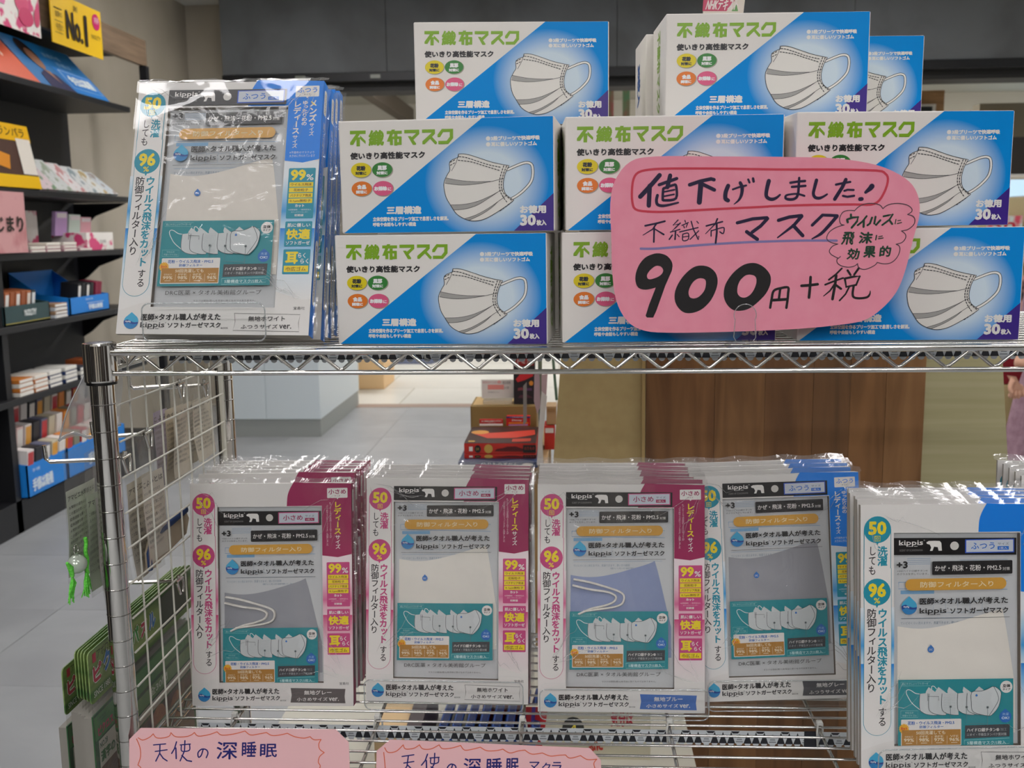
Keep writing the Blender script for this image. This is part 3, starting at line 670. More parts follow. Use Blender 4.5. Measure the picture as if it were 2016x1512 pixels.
# walls
b = MB(); b.box((-2.92, -8.0, 0), (-2.8, 7.6, CEIL), WALLC); struct('wall_left', b)
b = MB(); b.box((-2.92, 7.6, 0), (-2.45, 7.9, CEIL), noise_mat('wall_paint_light', 'bdb5a6', 'c3bbac', 3, .85, spec=.2)); struct('wall_pillar', b)
b = MB(); b.box((-3.0, -8.05, CEIL), (5.6, 7.9, CEIL+.05), mat('ceiling_white', 'dcdcd8', .9)); struct('ceiling', b)
b = MB(); b.box((-3.0, -8.1, 0), (5.6, -8.0, CEIL), mat('wall_back_paint', '8d877c', .9)); struct('wall_back', b)
for i, (x0, x1, y, c) in enumerate(((-2.75, -1.9, -6.2, '2a2420'), (-1.3, -.75, -6.2, 'b9b0a0'), (-.7, -.1, -6.2, '241f1c'), (.5, .95, -6.2, 'c4bcae'), (1.0, 2.1, -6.2, '2a2320'), (2.6, 3.0, -6.2, 'b5ac9c'), (3.2, 4.6, -6.2, '26211d'))):  # unseen dark and pale blocks, added to stripe the chrome reflections
    b = MB(); b.box((x0, y, 0), (x1, y+.35, 2.1), mat('far_block_'+c, c, .6)); tag(b.build('case_block', bevel=.01), 'tall %s reflection block added far behind the viewer, %s from the left wall' % ('dark' if c[0] == '2' else 'pale', ('first', 'second', 'third', 'fourth', 'fifth', 'sixth', 'seventh')[i]), 'case')
for i, (y0, y1) in enumerate(((-5.6, -3.9), (-3.3, -2.4), (-1.9, -1.0), (-.6, .35), (.9, 2.3))):  # unseen blocks with gaps, added to give the post's reflection contrast
    b = MB(); b.box((-2.79, y0, 0), (-2.4, y1, 2.2), mat('left_block_dark', '1a1613', .6)); tag(b.build('side_reflection_block', bevel=.01), 'dark unseen reflection block added along the left wall, %s from the far back' % ('first', 'second', 'third', 'fourth', 'fifth')[i], 'case')
for i, (y0, y1) in enumerate(((-5.5, -3.6), (-3.0, -1.6), (-1.1, .1))):  # unseen blocks added opposite, also mirrored in the chrome
    b = MB(); b.box((2.6, y0, 0), (3.0, y1, 1.9), mat('right_block_dark', '2c231d', .6)); tag(b.build('side_reflection_block', bevel=.01), 'brown unseen reflection block added on the right, %s from the far back' % ('first', 'second', 'third')[i], 'case')
# dark bulkhead over the shop front, in sheets, with its black rail
gm = noise_mat('bulkhead_grey', '5a5c5d', '6e7275', 2.0, .6, detail=8, spec=.3, dist=.4)
b = MB(); b.box((-2.44, 7.30, 2.40), (5.5, 7.62, CEIL), mat('bulkhead_core', '2c2d2e', .8)); bulk = struct('wall_bulkhead', b)
x = -2.44
for k, w in enumerate((1.17, 1.6, 1.6, 1.6, 1.6)):
    p = MB(); p.box((x+.002, 7.285, 2.405), (min(x+w-.002, 5.5), 7.30, CEIL), gm); p.build('panel', bulk); x += w
b = MB(); b.box((-2.44, 7.27, 2.345), (5.5, 7.62, 2.40), mat('rail_black', '0b0d12', .45)); b.box((-2.20, 7.36, 2.285), (5.5, 7.62, 2.345), mat('rail_dark', '232322', .6)); rail = struct('trim_2', b)
for px in (590, 738):
    p = at(px, 123, Y=7.27); m = MB(); m.box((p[0]-.035, 7.262, 2.36), (p[0]+.035, 7.27, 2.385), mat('marker_lamp', '8c8f86', .3)); m.build('marker', rail)
# mall beyond: far wall, its ceiling, hanging banners, glass front
b = MB(); b.box((-8, 14, 0), (8, 14.1, 2.75), mat('mall_wall', 'aca596', .8)); struct('wall_far', b)
b = MB(); b.box((-8, 7.95, 2.9), (8, 14.1, 2.95), mat('mall_ceiling', 'b9b6aa', .9)); struct('ceiling_mall', b)
b = MB(); b.box((-8, 13.2, 2.55), (8, 14, 2.9), mat('mall_soffit', 'dedacf', .8)); struct('trim_3', b)
for nm, x0, x1, y, c in (('shop_partition', 490, 545, 11.0, 'b4b8b2'), ('shop_partition', 561, 600, 11.0, 'b4b8b2'), ('shop_partition', 611, 640, 11.0, 'bfc2bc')):
    a = at(x0, 150, Y=y)[0]; c1 = at(x1, 150, Y=y)[0]
    b = MB(); b.box((a, y, 0), (c1, y+.06, 2.85), mat('partition_'+c, c, .5)); o = b.build('partition_panel')
    tag(o, {490: 'pale mall partition panel nearest the beige pillar', 561: 'pale mall partition panel between the two dark posts', 611: 'narrow pale mall partition panel beside the slanting dark beam'}[x0], 'panel', 'pale panels in the mall beyond the shop front')
for x0, x1, lb in ((545, 561, 'dark upright post left of the other behind the shop front'), (600, 611, 'thin dark upright post right of the other behind the shop front')):
    a = at(x0, 150, Y=10.98)[0]; c1 = at(x1, 150, Y=10.98)[0]
    b = MB(); b.box((a, 10.94, 0), (c1, 11.1, 2.85), mat('dark_post', '57504a', .6)); tag(b.build('partition_post'), lb, 'post', 'dark posts in the mall')
b = MB(); b.box((-2.05, 9.2, 2.62), (-1.93, 12.9, 2.8), mat('beam_brown', '6a6055', .7)); tag(b.build('ceiling_beam'), 'dark brown beam slanting away under the mall ceiling', 'beam')
bm_ = noise_mat('banner_print', 'c9626a', '7fae84', 7, .7, (1, 1, .6), lo=.38, hi=.6, detail=3)
for x0, x1, z0 in ((1194, 1208, 1.2), (1226, 1240, 1.3)):
    a = at(x0, 170, Y=8.6)[0]; c1 = at(x1, 170, Y=8.6)[0]
    b = MB(); b.box((a, 8.6, z0), (c1, 8.606, 2.9), bm_); o = b.build('cloth')
    r_ = empty('hanging_banner', (0, 0, 0)); o.parent = r_; b = MB(); b.box((a-.01, 8.595, z0-.01), (c1+.01, 8.612, z0+.008), mat('banner_bar', '90908a', .4)); b.build('bar', r_)
    tag(r_, 'floral hanging banner, %s of the two between the top mask boxes' % ('left' if x0 == 1194 else 'right'), 'banner', 'floral banners hanging in the mall')
# window wall at the right of the mall (daylight) with a white rail
p0 = at(1984, 330, Y=13)[0]
b = MB(); b.box((at(1930, 190, Y=9)[0], 9.0, 1.9), (5.4, 9.15, 2.30), mat('lintel_dark', '7a7464', .7)); struct('trim_4', b)
b = MB(); b.box((4.9, 13.2, 1.55), (8.0, 13.22, 2.6), mat('daylight_glass', 'b9d6ea', .4, emit=.75)); b2 = struct('window_1', b)
for z in (2.02, 2.22):
    m = MB(); m.box((4.9, 13.17, z), (8, 13.2, z+.02), mat('window_bar', '9fb0b8', .5)); m.build('glazing_bar', b2)
b = MB(); b.box((at(1820, 178, Y=8.4)[0]-.4, 8.4, 0), (at(1860, 178, Y=8.4)[0], 8.5, at(1840, 178, Y=8.4)[2]), noise_mat('brown_wood', 'b58d62', '9a7650', 6, .5, (1, 1, 6)))
o = b.build('board'); q = empty('menu_board', (0, 0, 0)); o.parent = q
tag(q, 'brown wooden notice board behind the topmost mask boxes', 'notice board')
m = MB(); a = at(1842, 205, Y=8.38); m.box((a[0]-.5, 8.37, 1.85), (a[0], 8.40, a[2]), mat('board_white', 'e6e3da', .5)); m.box((a[0]-.5, 8.36, 1.85), (a[0]-.03, 8.37, a[2]-.02), mat('board_screen', '16201f', .4)); m.build('framed_notice', q)
# dark blue mat on the mall floor
b = MB(); a, c1 = at(690, 717, Z=0), at(850, 717, Z=0); b.add([(a[0], a[1], .008), (c1[0], c1[1], .008), (c1[0]+.35, 11.6, .008), (a[0]-.5, 11.6, .008), (a[0], a[1], 0), (c1[0], c1[1], 0), (c1[0]+.35, 11.6, 0), (a[0]-.5, 11.6, 0)], [(0, 1, 2, 3), (0, 4, 5, 1), (1, 5, 6, 2), (2, 6, 7, 3), (3, 7, 4, 0)], noise_mat('mat_navy', '4a5166', '555c70', 60, .95))
tag(b.build('floor_mat'), 'dark blue floor mat on the cream mall tiles', 'mat')
# ceiling lamps
for k, (x, y, w, d, P_) in enumerate(LIGHTS):
    z = CEIL if y < 7.9 else 2.9
    r_ = empty('ceiling_light', (x, y, z)); b = MB(); b.box((-w/2-.02, -d/2-.02, -.03), (w/2+.02, d/2+.02, 0), mat('lamp_housing', 'd9d9d6', .5)); b.build('housing', r_)
    e = MB(); e.box((-w/2, -d/2, -.034), (w/2, d/2, -.03), mat('lamp_panel_%d' % P_, 'fbf8f8', .5, emit=P_/(w*d)/3.14*.6)); e.build('diffuser', r_)
    tag(r_, 'white ceiling light panel, %s, %s side of the %s' % (('just above the rack front', 'first row behind the viewer', 'second row, added behind the viewer', 'third row, added behind the viewer', 'just beyond the rack', 'above the open floor', 'next to the bulkhead', 'outside the bulkhead', 'outside the bulkhead')[k//2 if k < 16 else 8], ('left', 'right')[k % 2] if k < 16 else 'far right', 'shop' if y < 7.9 else 'mall'), 'ceiling light', 'ceiling light panels of the %s' % ('shop' if y < 7.9 else 'mall'))

# ---- grey counter ---------------------------------------------------------
r_ = empty('counter', (-2.20, 6.33, 0)); lam = mat('counter_white', 'd6e0e4', .35); kick = mat('counter_kick', '9b9f9b', .5)
b = MB(); b.box((0, 0, .115), (.60, 1.2, .80), lam); b.build('body', r_, bevel=.003)
for x0, x1 in ((0, .248), (.252, .60)):
    m = MB(); m.box((x0, -.006, .118), (x1, 0, .798), lam); m.build('front_panel', r_, bevel=.001)
m = MB(); m.box((.005, .004, 0), (.595, 1.19, .115), kick); m.build('kick_base', r_)
m = MB(); m.box((-.01, -.015, .80), (.61, 1.21, .825), mat('counter_top', 'd3d7d6', .3)); m.build('counter_top', r_, bevel=.003)
tag(r_, 'pale grey box counter with a darker kick base on the shop floor', 'counter')
b = MB(); b.box((-1.98, 8.3, 0), (-1.55, 8.8, .62), mat('peach_box', 'dcb98a', .6)); b.box((-1.98, 8.29, .3), (-1.55, 8.3, .31), mat('peach_line', 'b8946a', .6))
tag(b.build('display_stand', bevel=.004), 'peach coloured low display stand behind the grey counter', 'stand')

# ================================================================== black bookcase on the left wall
bk_ = mat('bookcase_black', '15161a', .5); bc = empty('bookcase', (-2.8, 4.95, 0))
def bpart(name, lo, hi, m=bk_, **k):
    o = (-2.8, 4.95, 0); b = MB(); b.box([lo[i]-o[i] for i in range(3)], [hi[i]-o[i] for i in range(3)], m); return b.build(name, bc, **k)
bpart('back_panel', (-2.8, 2.9, .02), (-2.785, 5.66, 2.26))
for z in (1.99, 1.505, 1.225, .915, .60):
    bpart('shelf_board', (-2.785, 2.9, z-.028), (-2.40, 5.60, z), bevel=.002)
for y in (2.92, 4.20): bpart('upright', (-2.785, y, 0), (-2.43, y+.045, 1.50 if y > 4 else 2.26))
bpart('end_post', (-2.47, 5.92, 0), (-2.43, 5.965, 2.26)); bpart('base_plinth', (-2.785, 2.9, 0), (-2.43, 5.9, .145)); 
bpart('header_board', (-2.47, 2.9, 2.262), (-2.44, 5.965, 2.405), noise_mat('header_wood', '85705a', '6d5a47', 9, .5, (1, .35, 5)))
bpart('crown_panel', (-2.785, 2.9, 2.262), (-2.47, 5.60, 2.28), mat('crown_dark', '1c1c1e', .6))
for z in (1.505, 1.225, .915):   # curved brackets under the boards
    b = MB(); pts = [(0, 0), (.30, 0), (.26, -.02), (.12, -.07), (.05, -.13), (0, -.16)]; y = .70
    b.add([(x+.015, y, z-.028+q) for x, q in pts]+[(x+.015, y+.012, z-.028+q) for x, q in pts], [(0, 1, 2, 3, 4, 5), (11, 10, 9, 8, 7, 6)]+[(i, i+6, (i+1) % 6+6, (i+1) % 6) for i in range(6)], bk_); b.build('bracket', bc)
tag(bc, 'tall black bookcase with a brown wooden header along the left wall', 'bookcase')
def card3(name, q, th, m, parent=None, bevel=0):
    """board with thickness from four corner points"""
    q = [Vector(p) for p in q]; n = (q[1]-q[0]).cross(q[3]-q[0]).normalized()*th
    b = MB(); v = q+[p+n for p in q]
    b.add(v, [(0, 1, 2, 3), (7, 6, 5, 4), (0, 4, 5, 1), (1, 5, 6, 2), (2, 6, 7, 3), (3, 7, 4, 0)], m); return b.build(name, parent, bevel=bevel)
def sidebox(name, y0, y1, x0, x1, z0, z1, m, label, cat, group=None, lean=0.0, parts=()):
    """thing standing on a bookcase board: faces +X"""
    r_ = empty(name, ((x0+x1)/2, (y0+y1)/2, z0), (0, lean, 0)); a, c, h = (x1-x0)/2, (y1-y0)/2, z1-z0
    b = MB(); b.box((-a, -c, 0), (a, c, h), m); b.build({'box': 'carton'}.get(cat, 'cover'), r_, bevel=.002)
    for nm, yy0, yy1, zz0, zz1, mm in parts:
        p = MB(); p.box((a, -c+yy0*2*c, zz0*h), (a+.002, -c+yy1*2*c, zz1*h), mm); p.build(nm, r_)
    return tag(r_, label, cat, group)
def xprint(r_, x, y0, y1, z0, z1, items):
    """lettering on a face that looks towards +X: unit square coordinates, y down"""
    P = Print(lambda p: np.asarray(p, float)*[y1-y0, -(z1-z0)], base=0); P.eps = .0006; P.base = .0006
    for it in items:
        if it[0] == 'poly': P.poly(it[1], it[2], 1)
        elif it[0] == 'poly2': P.poly(it[1], it[2], 3)
        else: P.text(it[0], it[1], it[2], it[3], it[4], it[5], 4, it[6] if len(it) > 6 else 0)
    o = P.build('print', r_); o.rotation_euler = (0, 0, R(90)); o.location = (x, y0, z1); return o
flor = noise_mat('floral_paper', 'f0ebe4', 'd9487c', 14, .6, lo=.50, hi=.56, detail=2); flor2 = noise_mat('floral_grey', 'c9c2bd', 'b03a5e', 12, .6, lo=.52, hi=.6, detail=2)
# signs standing on the header ledge
def sign(name, y0, y1, z0, z1, x, m, label, items=(), tilt=0.0):
    r_ = empty(name, (x, (y0+y1)/2, z0), (0, 0, 0)); c = (y1-y0)/2; h = z1-z0
    b = MB(); b.add([(0, -c, 0), (0, c, 0), (tilt, c, h), (tilt, -c, h), (-.004, -c, 0), (-.004, c, 0), (tilt-.004, c, h), (tilt-.004, -c, h)], [(0, 1, 2, 3), (7, 6, 5, 4), (0, 4, 5, 1), (1, 5, 6, 2), (2, 6, 7, 3), (3, 7, 4, 0)], m); b.build('board', r_)
    if items:
        o = xprint(r_, .0015, -c, c, 0, h, items)
        if tilt: o.data.transform(Matrix.Identity(4)); o.rotation_euler = (-math.atan2(tilt, h), 0, R(90)); o.location = (tilt+.0015, -c, h); o.rotation_mode = 'XYZ'
    return tag(r_, label, 'sign')
dk = ink('2a2320')
sign('yellow_sign', 4.79, 5.31, 2.195, 2.43, -2.40, mat('sign_yellow', 'f3c40a', .5), 'bright yellow number one sign with black lettering on the bookcase header',
     [('No.', .26, .27, .58, .84, dk, .018), ('1', .62, .22, .68, .86, dk, .022), ('poly', [(.05, .30), (.20, .30), (.20, .32), (.05, .32)], dk), ('信頼の', .06, .36, .19, .48, dk), ('poly', [(.05, .55), (.20, .55), (.20, .56), (.05, .56)], dk), ('今売れ', .06, .60, .20, .74, dk), ('poly', [(.05, .78), (.20, .78), (.20, .79), (.05, .79)], dk),
      ('poly', circ(.88, .26, .08, .17, 18), ink('d3286f')), ('好評', .83, .16, .93, .30, ink('f6e9ef')), ('NOLTY', .76, .55, .95, .64, dk), ('業績', .42, .12, .50, .24, dk)], .0)
sign('floral_sign', 4.2, 4.685, 2.19, 2.50, -2.40, flor, 'white floral sign with pink blossoms beside the yellow sign', [('poly', [(.0, .0), (.55, .0), (.55, .38), (.0, .44)], ink('a31540')), ('poly2', [(.2, .52), (.32, .45), (.44, .55), (.38, .72), (.24, .7)], ink('e07aa8')), ('poly2', circ(.68, .6, .12, .14, 14), ink('e0567f')), ('poly2', circ(.74, .78, .13, .13, 14), ink('d64a74')), ('poly2', circ(.86, .15, .10, .16, 14), ink('e3a060')), ('poly2', circ(.93, .75, .05, .12, 12), ink('d65075'))])
# tilted posters on the top board
for y0, y1, nm, c, lb, it in ((4.60, 5.30, 'blue_poster', '1a74b4', 'blue leaning poster with a portrait photo on the top board of the bookcase', 1), (4.15, 4.60, 'orange_poster', 'e0592c', 'orange leaning poster at the left end of the top board of the bookcase', 2)):
    r_ = empty(nm, (-2.42, (y0+y1)/2, 1.99)); w = (y1-y0)/2; h = .215; dx = -.12
    b = MB(); b.add([(0, -w+.10, 0), (0, w+.10, 0), (dx, w-.10, h), (dx, -w-.08, h), (-.004, -w+.1, 0), (-.004, w+.1, 0), (dx-.004, w-.1, h), (dx-.004, -w-.08, h)], [(0, 1, 2, 3), (7, 6, 5, 4), (0, 4, 5, 1), (1, 5, 6, 2), (2, 6, 7, 3), (3, 7, 4, 0)], mat('poster_'+nm, c, .4)); b.build('board', r_)
    P = Print(lambda p, w=w, h=h: np.c_[(p[:, 0]-.5)*2*w+.10-.19*(1-p[:, 1]), (1-p[:, 1])*math.hypot(h, dx)], base=.0008); P.eps = .0006
    if it == 1:
        P.poly(circ(.27, .28, .10, .25, 20), ink('2b1a18'), 1); P.poly(circ(.28, .40, .07, .20, 20), ink('a3745c'), 2); P.poly([(.13, 1), (.16, .72), (.26, .62), (.40, .66), (.50, 1)], ink('1d1b4e'), 1); P.poly([(.26, .6), (.34, .62), (.36, .86)], ink('a3745c'), 2)
        P.poly([(.48, 1), (.46, .45), (1, .5), (1, 1)], ink('1b7fd0'), 0); P.stroke([(.52, .50), (.95, .54), (.96, .88), (.52, .86)], .01, ink('cfe2ee'), 2, False, closed=True); P.text('今日は高橋', .56, .58, .92, .80, ink('dfe9ee'), 3, .04); P.text('高橋手帳', .48, .18, .72, .28, ink('9cc4dd'), 3); P.text('手帳は', .58, .33, .78, .42, ink('9cc4dd'), 3)
    else:
        P.text('わたしの', .30, .30, .70, .60, ink('f3c9b0'), 3, .03); P.rect(0, 0, 1, .12, ink('8a8078'), 1)
    o = P.build('print', r_); o.rotation_mode = 'XYZ'; o.rotation_euler = (-math.atan2(-dx, h), 0, R(90)); o.location = (.001, 0, 0)
    o.rotation_euler = (math.atan2(dx, h), 0, R(90))
    tag(r_, lb, 'poster')
# second board: planners in a leaning row
r_ = sidebox('chocolate_pack', 4.16, 4.62, -2.50, -2.42, 1.505, 1.79, mat('pack_brown', '4c2f22', .5), 'yellow and brown packs leaning at the left end of the second board', 'pack', None, -.18)
xprint(r_, .041, -.23, .23, 0, .285, [('poly', [(0, 0), (1, 0), (1, .26), (0, .26)], ink('f0b90f')), ('poly', [(0, .80), (1, .80), (1, 1), (0, 1)], ink('f2c012')), ('グランパラ', .3, .05, .9, .2, dk), ('poly', [(.1, .38), (.55, .5), (.5, .72), (.05, .6)], ink('e0912c')), ('poly2', [(.72, .22), (.98, .22), (.98, .78), (.72, .78)], ink('e9e2d6'))])
cols = [('d9c6c9', '6f8f6a'), ('cfd2cf', '9aa58f'), ('e3dedd', 'c98d8d'), ('d8dad8', '8a9aa0'), ('dde0dd', 'b9a06a'), ('cdd5da', '9c9088')]
spots = (4.66, 4.81, 4.95, 5.08, 5.20, 5.31)
words = ('first', 'second', 'third', 'fourth', 'fifth', 'sixth')
for i, y in enumerate(spots):
    r_ = empty('wrapped_diary', (-2.43, y+.06, 1.505), (0, 0, 0)); b = MB(); m = noise_mat('diary_%d' % i, cols[i][0], cols[i][1], 22, .35, lo=.5, hi=.62, detail=2)
    b.add([(0, -.075, .012), (0, .075, .012), (-.11, .0, .165-.008*i), (-.11, -.15, .165-.008*i), (-.012, -.075, 0), (-.012, .075, 0), (-.122, .0, .155-.008*i), (-.122, -.15, .155-.008*i)], [(0, 1, 2, 3), (7, 6, 5, 4), (0, 4, 5, 1), (1, 5, 6, 2), (2, 6, 7, 3), (3, 7, 4, 0)], m); b.build('cover', r_)
    tag(r_, 'wrapped patterned diary leaning on the second board, %s from the left' % words[i], 'diary', 'wrapped diaries on the second board')
# third board: pink sign, floral boxes
sg = sign('pink_sign', 4.05, 4.40, 1.23, 1.49, -2.39, noise_mat('pink_paper', 'd9a2a2', 'c07a7c', 9, .6, lo=.5, hi=.75), 'pink paper sign hanging at the left end of the third board', [('はじまり', .05, .40, .92, .66, dk, .03)])
r_ = sidebox('floral_box', 4.30, 4.80, -2.74, -2.55, 1.225, 1.42, flor2, 'large grey floral box at the back of the third board', 'box'); xprint(r_, .096, -.25, .25, 0, .195, [('NAGASAWA', .35, .74, .72, .9, ink('4a3c3c')), ('poly', circ(.55, .42, .16, .22, 14), ink('bb3560'))])
r_ = sidebox('floral_tray', 5.02, 5.32, -2.60, -2.42, 1.225, 1.315, flor, 'white floral display tray near the right end of the third board', 'box'); xprint(r_, .092, -.15, .15, 0, .09, [('FLOWER', .45, .42, .68, .6, ink('555050'))])
for i, (y, c, w) in enumerate(((4.94, 'c9a6da', 'lilac'), (5.08, 'cfe0d5', 'mint'), (5.20, 'eab3bd', 'rose'))):
    sidebox('notebook', y, y+.12, -2.56, -2.54, 1.30, 1.42-.012*i, mat('nb_'+c, c, .5), w+' notebook standing in the white floral tray', 'notebook', 'notebooks in the floral tray', .1, [('label_strip', .1, .9, .75, .95, ink('e6dfe2'))])
k = 0
for y0, n in ((4.46, 2), (4.60, 3), (4.76, 3), (4.92, 1)):
    for j in range(n):
        sidebox('slim_diary', y0, y0+.13, -2.50, -2.41, 1.2255+j*.015, 1.2395+j*.015, mat('slim_%d' % (k % 3), ('d9b9bb', 'e3dccf', 'c9a0a8')[k % 3], .5), 'slim pastel diary lying on the third board, pile %s, %s from below' % (words[[4.46, 4.60, 4.76, 4.92].index(y0)], words[j]), 'diary', 'slim diaries lying on the third board', 0, [('page_edge', .04, .96, .2, .8, ink('efe9df'))]); k += 1
# fourth board: trays of planners
def tray(y0, y1, x0, x1, z0, h, back, m, label, items):
    r_ = empty('display_tray', ((x0+x1)/2, (y0+y1)/2, z0)); a, c = (x1-x0)/2, (y1-y0)/2
    b = MB(); b.box((a-.006, -c, 0), (a, c, h), m); b.build('front_panel', r_)
    b = MB(); b.box((-a, -c, 0), (a, c, .006), m); b.build('base', r_)
    b = MB(); b.box((-a, -c, 0), (-a+.006, c, back), m); b.build('back_panel', r_)
    for s in (-c, c-.006):
        b = MB(); b.add([(-a, s, 0), (a, s, 0), (a, s, h), (0, s, h+.02), (-a, s, back), (-a, s+.006, 0), (a, s+.006, 0), (a, s+.006, h), (0, s+.006, h+.02), (-a, s+.006, back)], [(0, 1, 2, 3, 4), (9, 8, 7, 6, 5)]+[(i, i+5, (i+1) % 5+5, (i+1) % 5) for i in range(5)], m); b.build('side_panel', r_)
    xprint(r_, a+.001, -c, c, 0, h, items); return tag(r_, label, 'tray')
green = mat('tray_green', '2e4a4c', .5); cyan = mat('tray_blue', '1a86e0', .45)
tray(4.22, 4.60, -2.68, -2.42, .915, .085, .18, green, 'dark green display tray at the left of the fourth board', [('NOLTY', .40, .25, .68, .60, ink('cfd6d4'), .05), ('poly', [(0, .86), (1, .86), (1, .90), (0, .90)], ink('b8a94a'))])
tray(4.80, 5.22, -2.72, -2.42, .915, .085, .21, cyan, 'bright blue display tray holding black planners on the fourth board', [('高橋手帳', .36, .12, .55, .24, ink('cfe3f5')), ('手帳は高橋', .42, .48, .80, .80, ink('dcebf8'), .04), ('poly', [(.40, .40), (.84, .40), (.84, .43), (.40, .43)], ink('cfe3f5'))])
def planner(y, x, z, c, spine, label, group, h=.14, w=.035, d=.09, lean=.12):
    r_ = empty('planner', (x, y, z), (0, lean, 0)); b = MB(); b.box((-d/2, -w/2, 0), (d/2, w/2, h), mat('pl_'+c, c, .5)); b.build('cover', r_, bevel=.002)
    if spine: b = MB(); b.box((d/2, -w/2+.005, .02), (d/2+.001, w/2-.005, h-.01), ink(spine)); b.build('label_strip', r_)
    return tag(r_, label, 'planner', group)
for i, (y, c, s_, t) in enumerate(((4.27, 'b0643a', 'e9e6e0', 'tan planner with white strip, leftmost'), (4.315, 'a55c34', None, 'plain tan planner, second'), (4.36, 'b0643a', 'ece8e2', 'tan planner with white strip, third'), (4.405, 'a45a33', None, 'plain tan planner, fourth'), (4.45, 'b36a40', 'e7ddd2', 'tan planner with cream strip, fifth'), (4.49, '26343a', 'e0e4e6', 'dark planner with white strip, rightmost'))):
    planner(y, -2.49, .925, c, s_, t+' in the dark green tray', 'planners in the dark green tray')
for i, (y, c, s_, t) in enumerate(((4.93, '1d1d20', 'e9e6e0', 'black planner with white strip, leftmost'), (4.975, '1d1d20', None, 'plain black planner, second'), (5.02, '222226', 'e6e2da', 'black planner with white strip, third'), (5.065, '1d1d20', None, 'plain black planner, fourth'), (5.12, '8f1f3f', None, 'wine red planner, fifth'), (5.155, '8a1c3c', None, 'wine red planner, rightmost'))):
    planner(y, -2.49, .93, c, s_, t+' in the blue tray of the fourth board', 'planners in the upper blue tray')
for i in range(4): sidebox('pocket_diary', 4.63, 4.75, -2.50, -2.41, .9155+i*.0175, .932+i*.0175, mat('pk%d' % (i % 2), ('c9cdd2', 'a9886a')[i % 2], .5), 'pocket diary in the small pile between the two trays, %s from below' % words[i], 'diary', 'pocket diaries piled on the fourth board', 0, [('page_edge', .05, .95, .2, .8, ink('e9e7e2'))])
# fifth board: piles of notebooks
pal = [('e0dcd2', 'c9792f'), ('c97a3c', 'f0e6d8'), ('23345e', 'e8e6df'), ('2b3f6b', 'e4e2da'), ('3a3f4a', 'dedcd4'), ('b05a28', 'a8552a')]
ordn = ('leftmost', 'second', 'third', 'fourth', 'fifth', 'rightmost')
for i, y in enumerate((4.27, 4.40, 4.53, 4.68, 4.83, 4.98)):
    for j in range(4 if i not in (4,) else 3):
        sidebox('notebook', y, y+.115, -2.56, -2.41, .6005+j*.0195, .619+j*.0195, mat('nbk_%d_%d' % (i, j % 2), pal[i][j % 2], .5), 'notebook in the %s pile on the fifth board, %s from below' % (ordn[i], words[j]), 'notebook', 'notebooks piled on the fifth board', 0, [('page_edge', .03, .97, .18, .82, ink('eeebe3'))])
# base: two blue trays with calendars and cards
tray(4.255, 4.60, -2.70, -2.40, .147, .15, .36, cyan, 'bright blue tray at the left of the lowest shelf', [('手帳', .10, .15, .30, .26, ink('cfe3f5')), ('手帳は高橋', .08, .45, .62, .85, ink('dcebf8'), .04)])
tray(4.62, 5.25, -2.70, -2.40, .147, .15, .36, cyan, 'bright blue tray at the right of the lowest shelf', [('手帳は高橋', .30, .45, .75, .85, ink('dcebf8'), .04)])
for row, (x, z, h) in enumerate(((-2.45, .155, .21), (-2.54, .155, .30), (-2.64, .155, .37))):
    for i in range(13):
        y = 4.29+i*.072; c = ['e6dfdc', 'b7343a', 'efe7df', '2a2a30', 'd9d0c6', 'e08a3a', '6c6f86', 'e9c9c4', '8c8a78', 'c9c1a8'][(i*3+row*4) % 10]
        if 4.58 < y < 4.64: continue
        planner(y, x, z, c, ['c33a3f', None, 'efe9e2', 'e6a53f', None][(i+row) % 5], '%s planner in the %s row of the lowest shelf, %s from left' % ({'e6dfdc': 'white', 'b7343a': 'red', 'efe7df': 'ivory', '2a2a30': 'black', 'd9d0c6': 'beige', 'e08a3a': 'orange', '6c6f86': 'slate', 'e9c9c4': 'pale pink', '8c8a78': 'olive', 'c9c1a8': 'sand'}[c], ('front', 'middle', 'back')[row], ('first', 'second', 'third', 'fourth', 'fifth', 'sixth', 'seventh', 'eighth', 'ninth', 'tenth', 'eleventh', 'twelfth', 'thirteenth')[i]), 'planners in the lowest trays', h, .055, .07, .10)
# ================================================================== behind the rack: display unit, toy boxes, person
woodm = noise_mat('walnut_board', '7a5230', '573720', 3.0, .45, (7, 7, .55), detail=8, dist=1.2, lo=.3, hi=.7, bump=.05)
dm = empty('display_unit', (.4, 1.95, 0))
def dpart(name, lo, hi, m, **k):
    o = (.4, 1.95, 0); b = MB(); b.box([lo[i]-o[i] for i in range(3)], [hi[i]-o[i] for i in range(3)], m); return b.build(name, dm, **k)
xs = [(.142, .270), (.2705, .363), (.3635, .452), (.4525, .52), (.5205, .585), (.5855, .656)]
for i, (x0, x1) in enumerate(xs):
    m = noise_mat('walnut_%d' % i, ('8a5f36', '92683d', '7f5731', '75502d', '8d6238', '966c42')[i], ('603a1a', '684321', '573618', '52371b', '62401e', '6d4925')[i], 3.2, .45, (6, 6, .5), detail=8, dist=1.5, lo=.3, hi=.72)
    dpart('wood_panel', (x0, 1.90-.0006*(i % 2), .02), (x1, 1.925, 1.13), m)
dpart('metal_edge', (.134, 1.893, .02), (.1405, 1.93, 1.13), mat('edge_gold', 'b59a68', .35, .6))
dpart('plinth', (.14, 1.93, 0), (.66, 2.2, .4), mat('unit_dark', '4a3a2a', .7))
beige = noise_mat('cheek_beige', 'b39a68', 'b9a16e', 40, .6, detail=3); khaki = noise_mat('cheek_khaki', 'aca47a', 'b9b189', 6, .55, (.35, .35, 9), detail=3)
